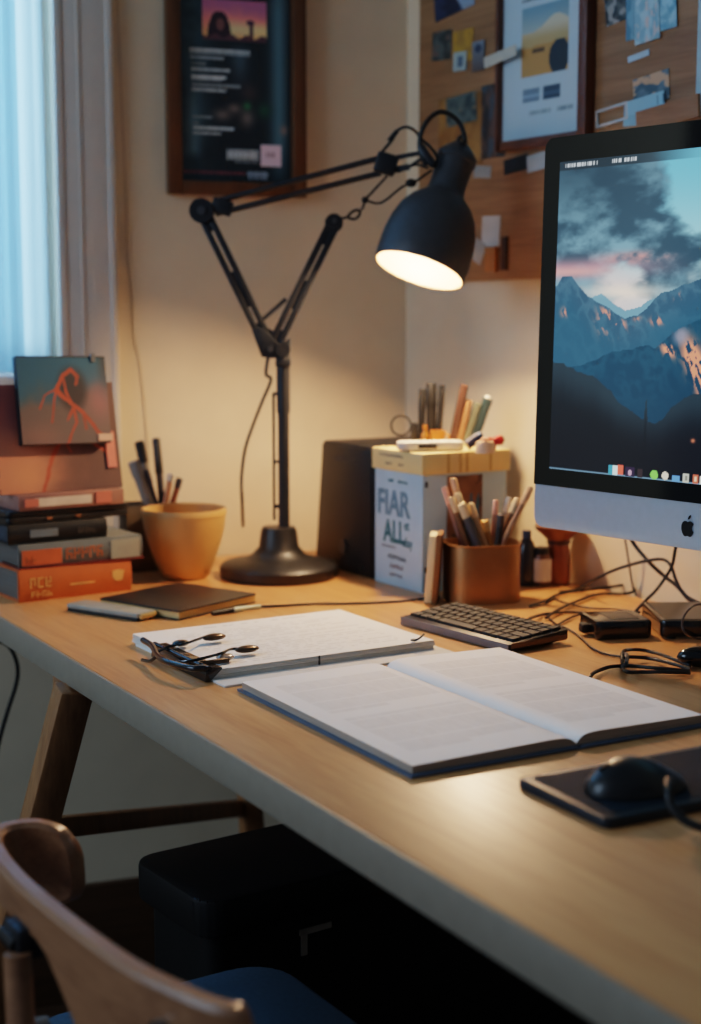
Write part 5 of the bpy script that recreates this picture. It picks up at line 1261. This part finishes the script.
# apple-shaped emblem on the chin
lxg, lzg = hit(MF, 685.5, 527); eh = PX(25, A(685, 527, 1.6).y)*.92
ap_pts = [(0, .30), (.10, .36), (.22, .37), (.33, .30), (.40, .20), (.31, .10), (.29, -.02), (.33, -.14), (.42, -.21), (.35, -.36), (.24, -.49), (.15, -.50), (.02, -.45), (-.10, -.50), (-.20, -.49), (-.33, -.34), (-.42, -.12), (-.42, .10), (-.36, .25), (-.24, .35), (-.12, .36)]
S_ = eh*.80
mb = MB().prism([(lxg + x*S_, lzg - .05*S_ + z*S_) for x, z in ap_pts], .0004, .0012, XZ)
leaf = [(0.0, .42), (.02, .54), (.09, .65), (.19, .70), (.18, .58), (.11, .47)]
mb.prism([(lxg + x*S_, lzg - .03*S_ + z*S_) for x, z in leaf], .0004, .0012, XZ)
mb.build('emblem', mat('emblem_black', (14, 16, 20), .25), mon)
# stand
mb = MB(); cx_ = MWd/2
mb.bar((cx_, .075, .004), (cx_, .045, (zc0+zt4)/2-.02), .17, .006, (0, 1, 0), .002); mb.prism(rrect(.15, .15, .01, 4, cx_, .06), 0.004, .009, None, .001)
mb.build('stand', M_al, mon)

# ------------------------------------------------------------------ black boxes and cables under the monitor
o_, rz_, dx, dy = fit2(G(597, 641), G(573, 630), G(655, 640))
pb_ = thing('power_brick', 'black power brick lying left of the flat black box under the monitor', 'power brick', (o_.x, o_.y, Z0), rz_)
hb = HC - (624-HZ)/F*G(597, 641).y
MB().prism(rrect(dx, dy, .008, 4, dx/2, dy/2), .0, hb*.95, None, .004).build('brick_body', M_blackg, pb_)
MB().box((dx*.5, dy*.55, hb*.95), (dx*.7, dy*.5, .0012), .0004).build('brick_label', mat('brick_label', (58, 50, 44), .4), pb_)
MB().box((dx*.5, -.004, hb*.4), (.016, .012, .012), .003).build('strain_relief', M_rub, pb_)
o_, rz_, dx, dy = fit2(G(658, 640), G(637, 620), G(700, 640))
dy = .16; hb2 = .024
db_ = thing('docking_box', 'flat black box at the right edge under the monitor', 'box', (o_.x+.004, o_.y, Z0), rz_)
MB().prism(rrect(dx, dy, .006, 4, dx/2, dy/2), .003, hb2, None, .003).build('box_body', M_blackg, db_)
MB().prism(rrect(dx-.012, dy-.012, .004, 4, dx/2, dy/2), hb2, hb2+.0006).build('top_panel', mat('box_top', (40, 36, 32), .3), db_)
for x in (.012, dx-.012):
    for y in (.014, dy-.014): MB().cyl((x, y, 0), (x, y, .0045), .006, None, 10).build('foot', M_rub, db_)
def cable(name, label, pts, r, m=M_rub, extra=None):
    o0 = pts[0].copy()
    t = tag(MB().tube([p-o0 for p in pts], r*.8, 8, 6).build(name, m, None, o0), label, 'cable', {'monitor_cable': 'cables behind the monitor', 'loose_cable': 'thin cables on the desk'}.get(name)); return t
cable('keyboard_cable', 'black cable running from the keyboard towards the power brick', [G(520, 624, .012), G(531, 618, .008), G(543, 614.5, .003), G(555, 613, .003), G(571, 612, .003), G(597, 614, .003), G(620, 615, .003), G(640, 612, .012)], .0024)
cable('monitor_cable', 'black cable dropping diagonally from behind the monitor to the right', [A(628, 530, 2.0), A(634, 544, 2.0), A(650, 563, 1.98), A(664, 576, 1.97), A(677, 586, 1.95), A(690, 600, 1.93), A(706, 606, 1.9)], .0034)
cable('monitor_cable', 'black cable hanging from behind the emblem down to the flat black box', [A(677, 538, 1.92), A(675, 551, 1.92), A(671, 568, 1.93), A(657, 589, 1.93), A(645, 601, 1.92), G(634, 613, .005)], .0028)
cable('monitor_cable', 'black cable arching over the others below the monitor', [G(560, 592, .004), G(578, 589, .004), A(594, 580, 2.02), A(612, 571, 2.0), A(630, 565, 1.98), A(648, 560.5, 1.96), A(663, 559.5, 1.95), A(671, 566, 1.94), A(676, 580, 1.93), A(684, 594, 1.92), A(697, 602, 1.9), A(712, 607, 1.88)], .0028)
cable('thin_cable', 'thin black cable hanging straight down the wall behind the monitor', [A(624, 530, 2.08), A(626, 545, 2.08), A(630, 570, 2.08), A(633, 588, 2.08), G(636, 595, .003)], .0018, mat('cable_brown', (60, 46, 36), .6))
cable('coiled_cable', 'dark loop of cable lying on the desk by the wall under the monitor', [G(530, 606, .004), G(545, 601, .004), G(560, 594, .004), G(585, 590, .006), G(610, 587, .008), G(628, 585, .008), G(634, 591, .006), G(622, 594, .004), G(600, 594, .004), G(575, 602, .004), G(556, 611, .006), G(546, 618, .004)], .0026)
cable('loose_cable', 'thin cable looping between the copper cup and the power brick', [G(546, 603, .003), G(551, 598, .003), G(566, 603, .003), G(590, 608, .003), G(612, 609, .003), G(632, 611, .003)], .0016)
cable('loose_cable', 'thin cable from the power brick curving to the bundled cable', [G(549, 618, .002), G(556, 624, .002), G(568, 629, .002), G(580, 637, .002), G(592, 648, .002), G(606, 654, .002), G(620, 656.5, .002)], .0017)
cable('short_cable', 'short black cable from the wall side to the left end of the power brick', [G(546, 632, .003), G(556, 626, .003), G(570, 618, .003), G(582, 614, .005)], .002)
cable('grey_loop_cable', 'thin grey cable loop standing in front of the flat black box', [A(708, 604, 1.72), A(695, 605, 1.72), A(686, 613, 1.72), A(682, 624, 1.72), A(686, 634, 1.72), G(697, 638.5, .003), G(712, 640, .003)], .0016, mat('cable_grey', (72, 68, 66), .5))
bo = G(690, 667); bu = thing('cable_bundle', 'bundle of black cable tied in long loops right of the open book', 'cable bundle', (bo.x, bo.y, Z0)); o0 = Vector((bo.x, bo.y, Z0))
for P in ([(590, 678), (593, 673.5), (600, 670), (612, 666.5), (630, 666), (655, 668), (690, 671)], [(690, 666), (668, 657), (650, 651.5), (634, 649.5), (624, 651), (622, 657), (623, 668), (628, 672), (642, 672), (665, 672), (690, 673)], [(621, 658), (632, 657), (650, 658.5), (670, 663), (690, 669)]):
    MB().tube([G(x, y, .0045 + .002*(i % 2)) - o0 for i, (x, y) in enumerate(P)], .0021, 8, 6).build('strand', M_rub, bu)
MB().tube([G(622, 654, .004)-o0, G(627, 655, .010)-o0, G(626, 664, .010)-o0, G(621, 667, .004)-o0], .0022, 8, 5).build('tie', mat('tie_grey', (60, 60, 62), .5), bu)
mb = MB().sphere((.012, 0, .012), .017, (1.6, .8, .7)); mb.build('connector', M_blackg, bu)

# ------------------------------------------------------------------ light
def lamp_obj(name, typ, loc, energy, color, **kw):
    l = bpy.data.lights.new(name, typ); l.energy = energy; l.color = color
    for a_, v in kw.items(): setattr(l, a_, v)
    o = bpy.data.objects.new(name, l); C.objects.link(o); o.location = loc; return o
bp_ = lb + (MS @ Vector((0, 0, 24*k)))
lamp_obj('lamp_light', 'POINT', bp_, LAMP_W, (1.0, .64, .37), shadow_soft_size=.02)
# daylight outside the window
wc = Vector((K.x, K.y, 0)) + Vector((math.cos(AZL), math.sin(AZL), 0))*((xa+xb)/2) + Vector((-math.sin(AZL), math.cos(AZL), 0))*.7
o = lamp_obj('window_daylight', 'AREA', (wc.x, wc.y, 1.75), WIN_W, (.55, .80, 1.0), shape='RECTANGLE', size=1.5, size_y=1.7)
o.rotation_euler = (PI/2, 0, AZL + PI); 
o.rotation_euler = (Vector((-math.sin(AZL), math.cos(AZL), 0))).to_track_quat('Z', 'Y').to_euler()
# added soft cool fill from left of the camera, for an assumed unseen window
o = lamp_obj('room_fill', 'AREA', (-2.3, .55, 1.75), FILL_W, (.58, .78, 1.0), shape='RECTANGLE', size=1.2, size_y=1.3)
o.rotation_euler = (Vector((-2.3, .55, 1.75)) - Vector((0, 1.8, .85))).to_track_quat('Z', 'Y').to_euler()
w = bpy.data.worlds.new('world'); bpy.context.scene.world = w; w.use_nodes = True
bg = w.node_tree.nodes['Background']; bg.inputs[0].default_value = (.62, .78, 1.0, 1); bg.inputs[1].default_value = WORLD

# ------------------------------------------------------------------ camera
cd_ = bpy.data.cameras.new('camera'); cam = bpy.data.objects.new('camera', cd_); C.objects.link(cam)
cam.location = CAM; cam.rotation_euler = (PI/2 - PITCH, 0, 0)
cd_.sensor_fit = 'VERTICAL'; cd_.sensor_height = 24; cd_.lens = F/1024*24; cd_.clip_start = .05
cd_.dof.use_dof = True; cd_.dof.focus_distance = 1.62; cd_.dof.aperture_fstop = 2.2
bpy.context.scene.camera = cam
vs = bpy.context.scene.view_settings
vs.view_transform = 'Filmic'; vs.look = LOOK; vs.exposure = EXPO
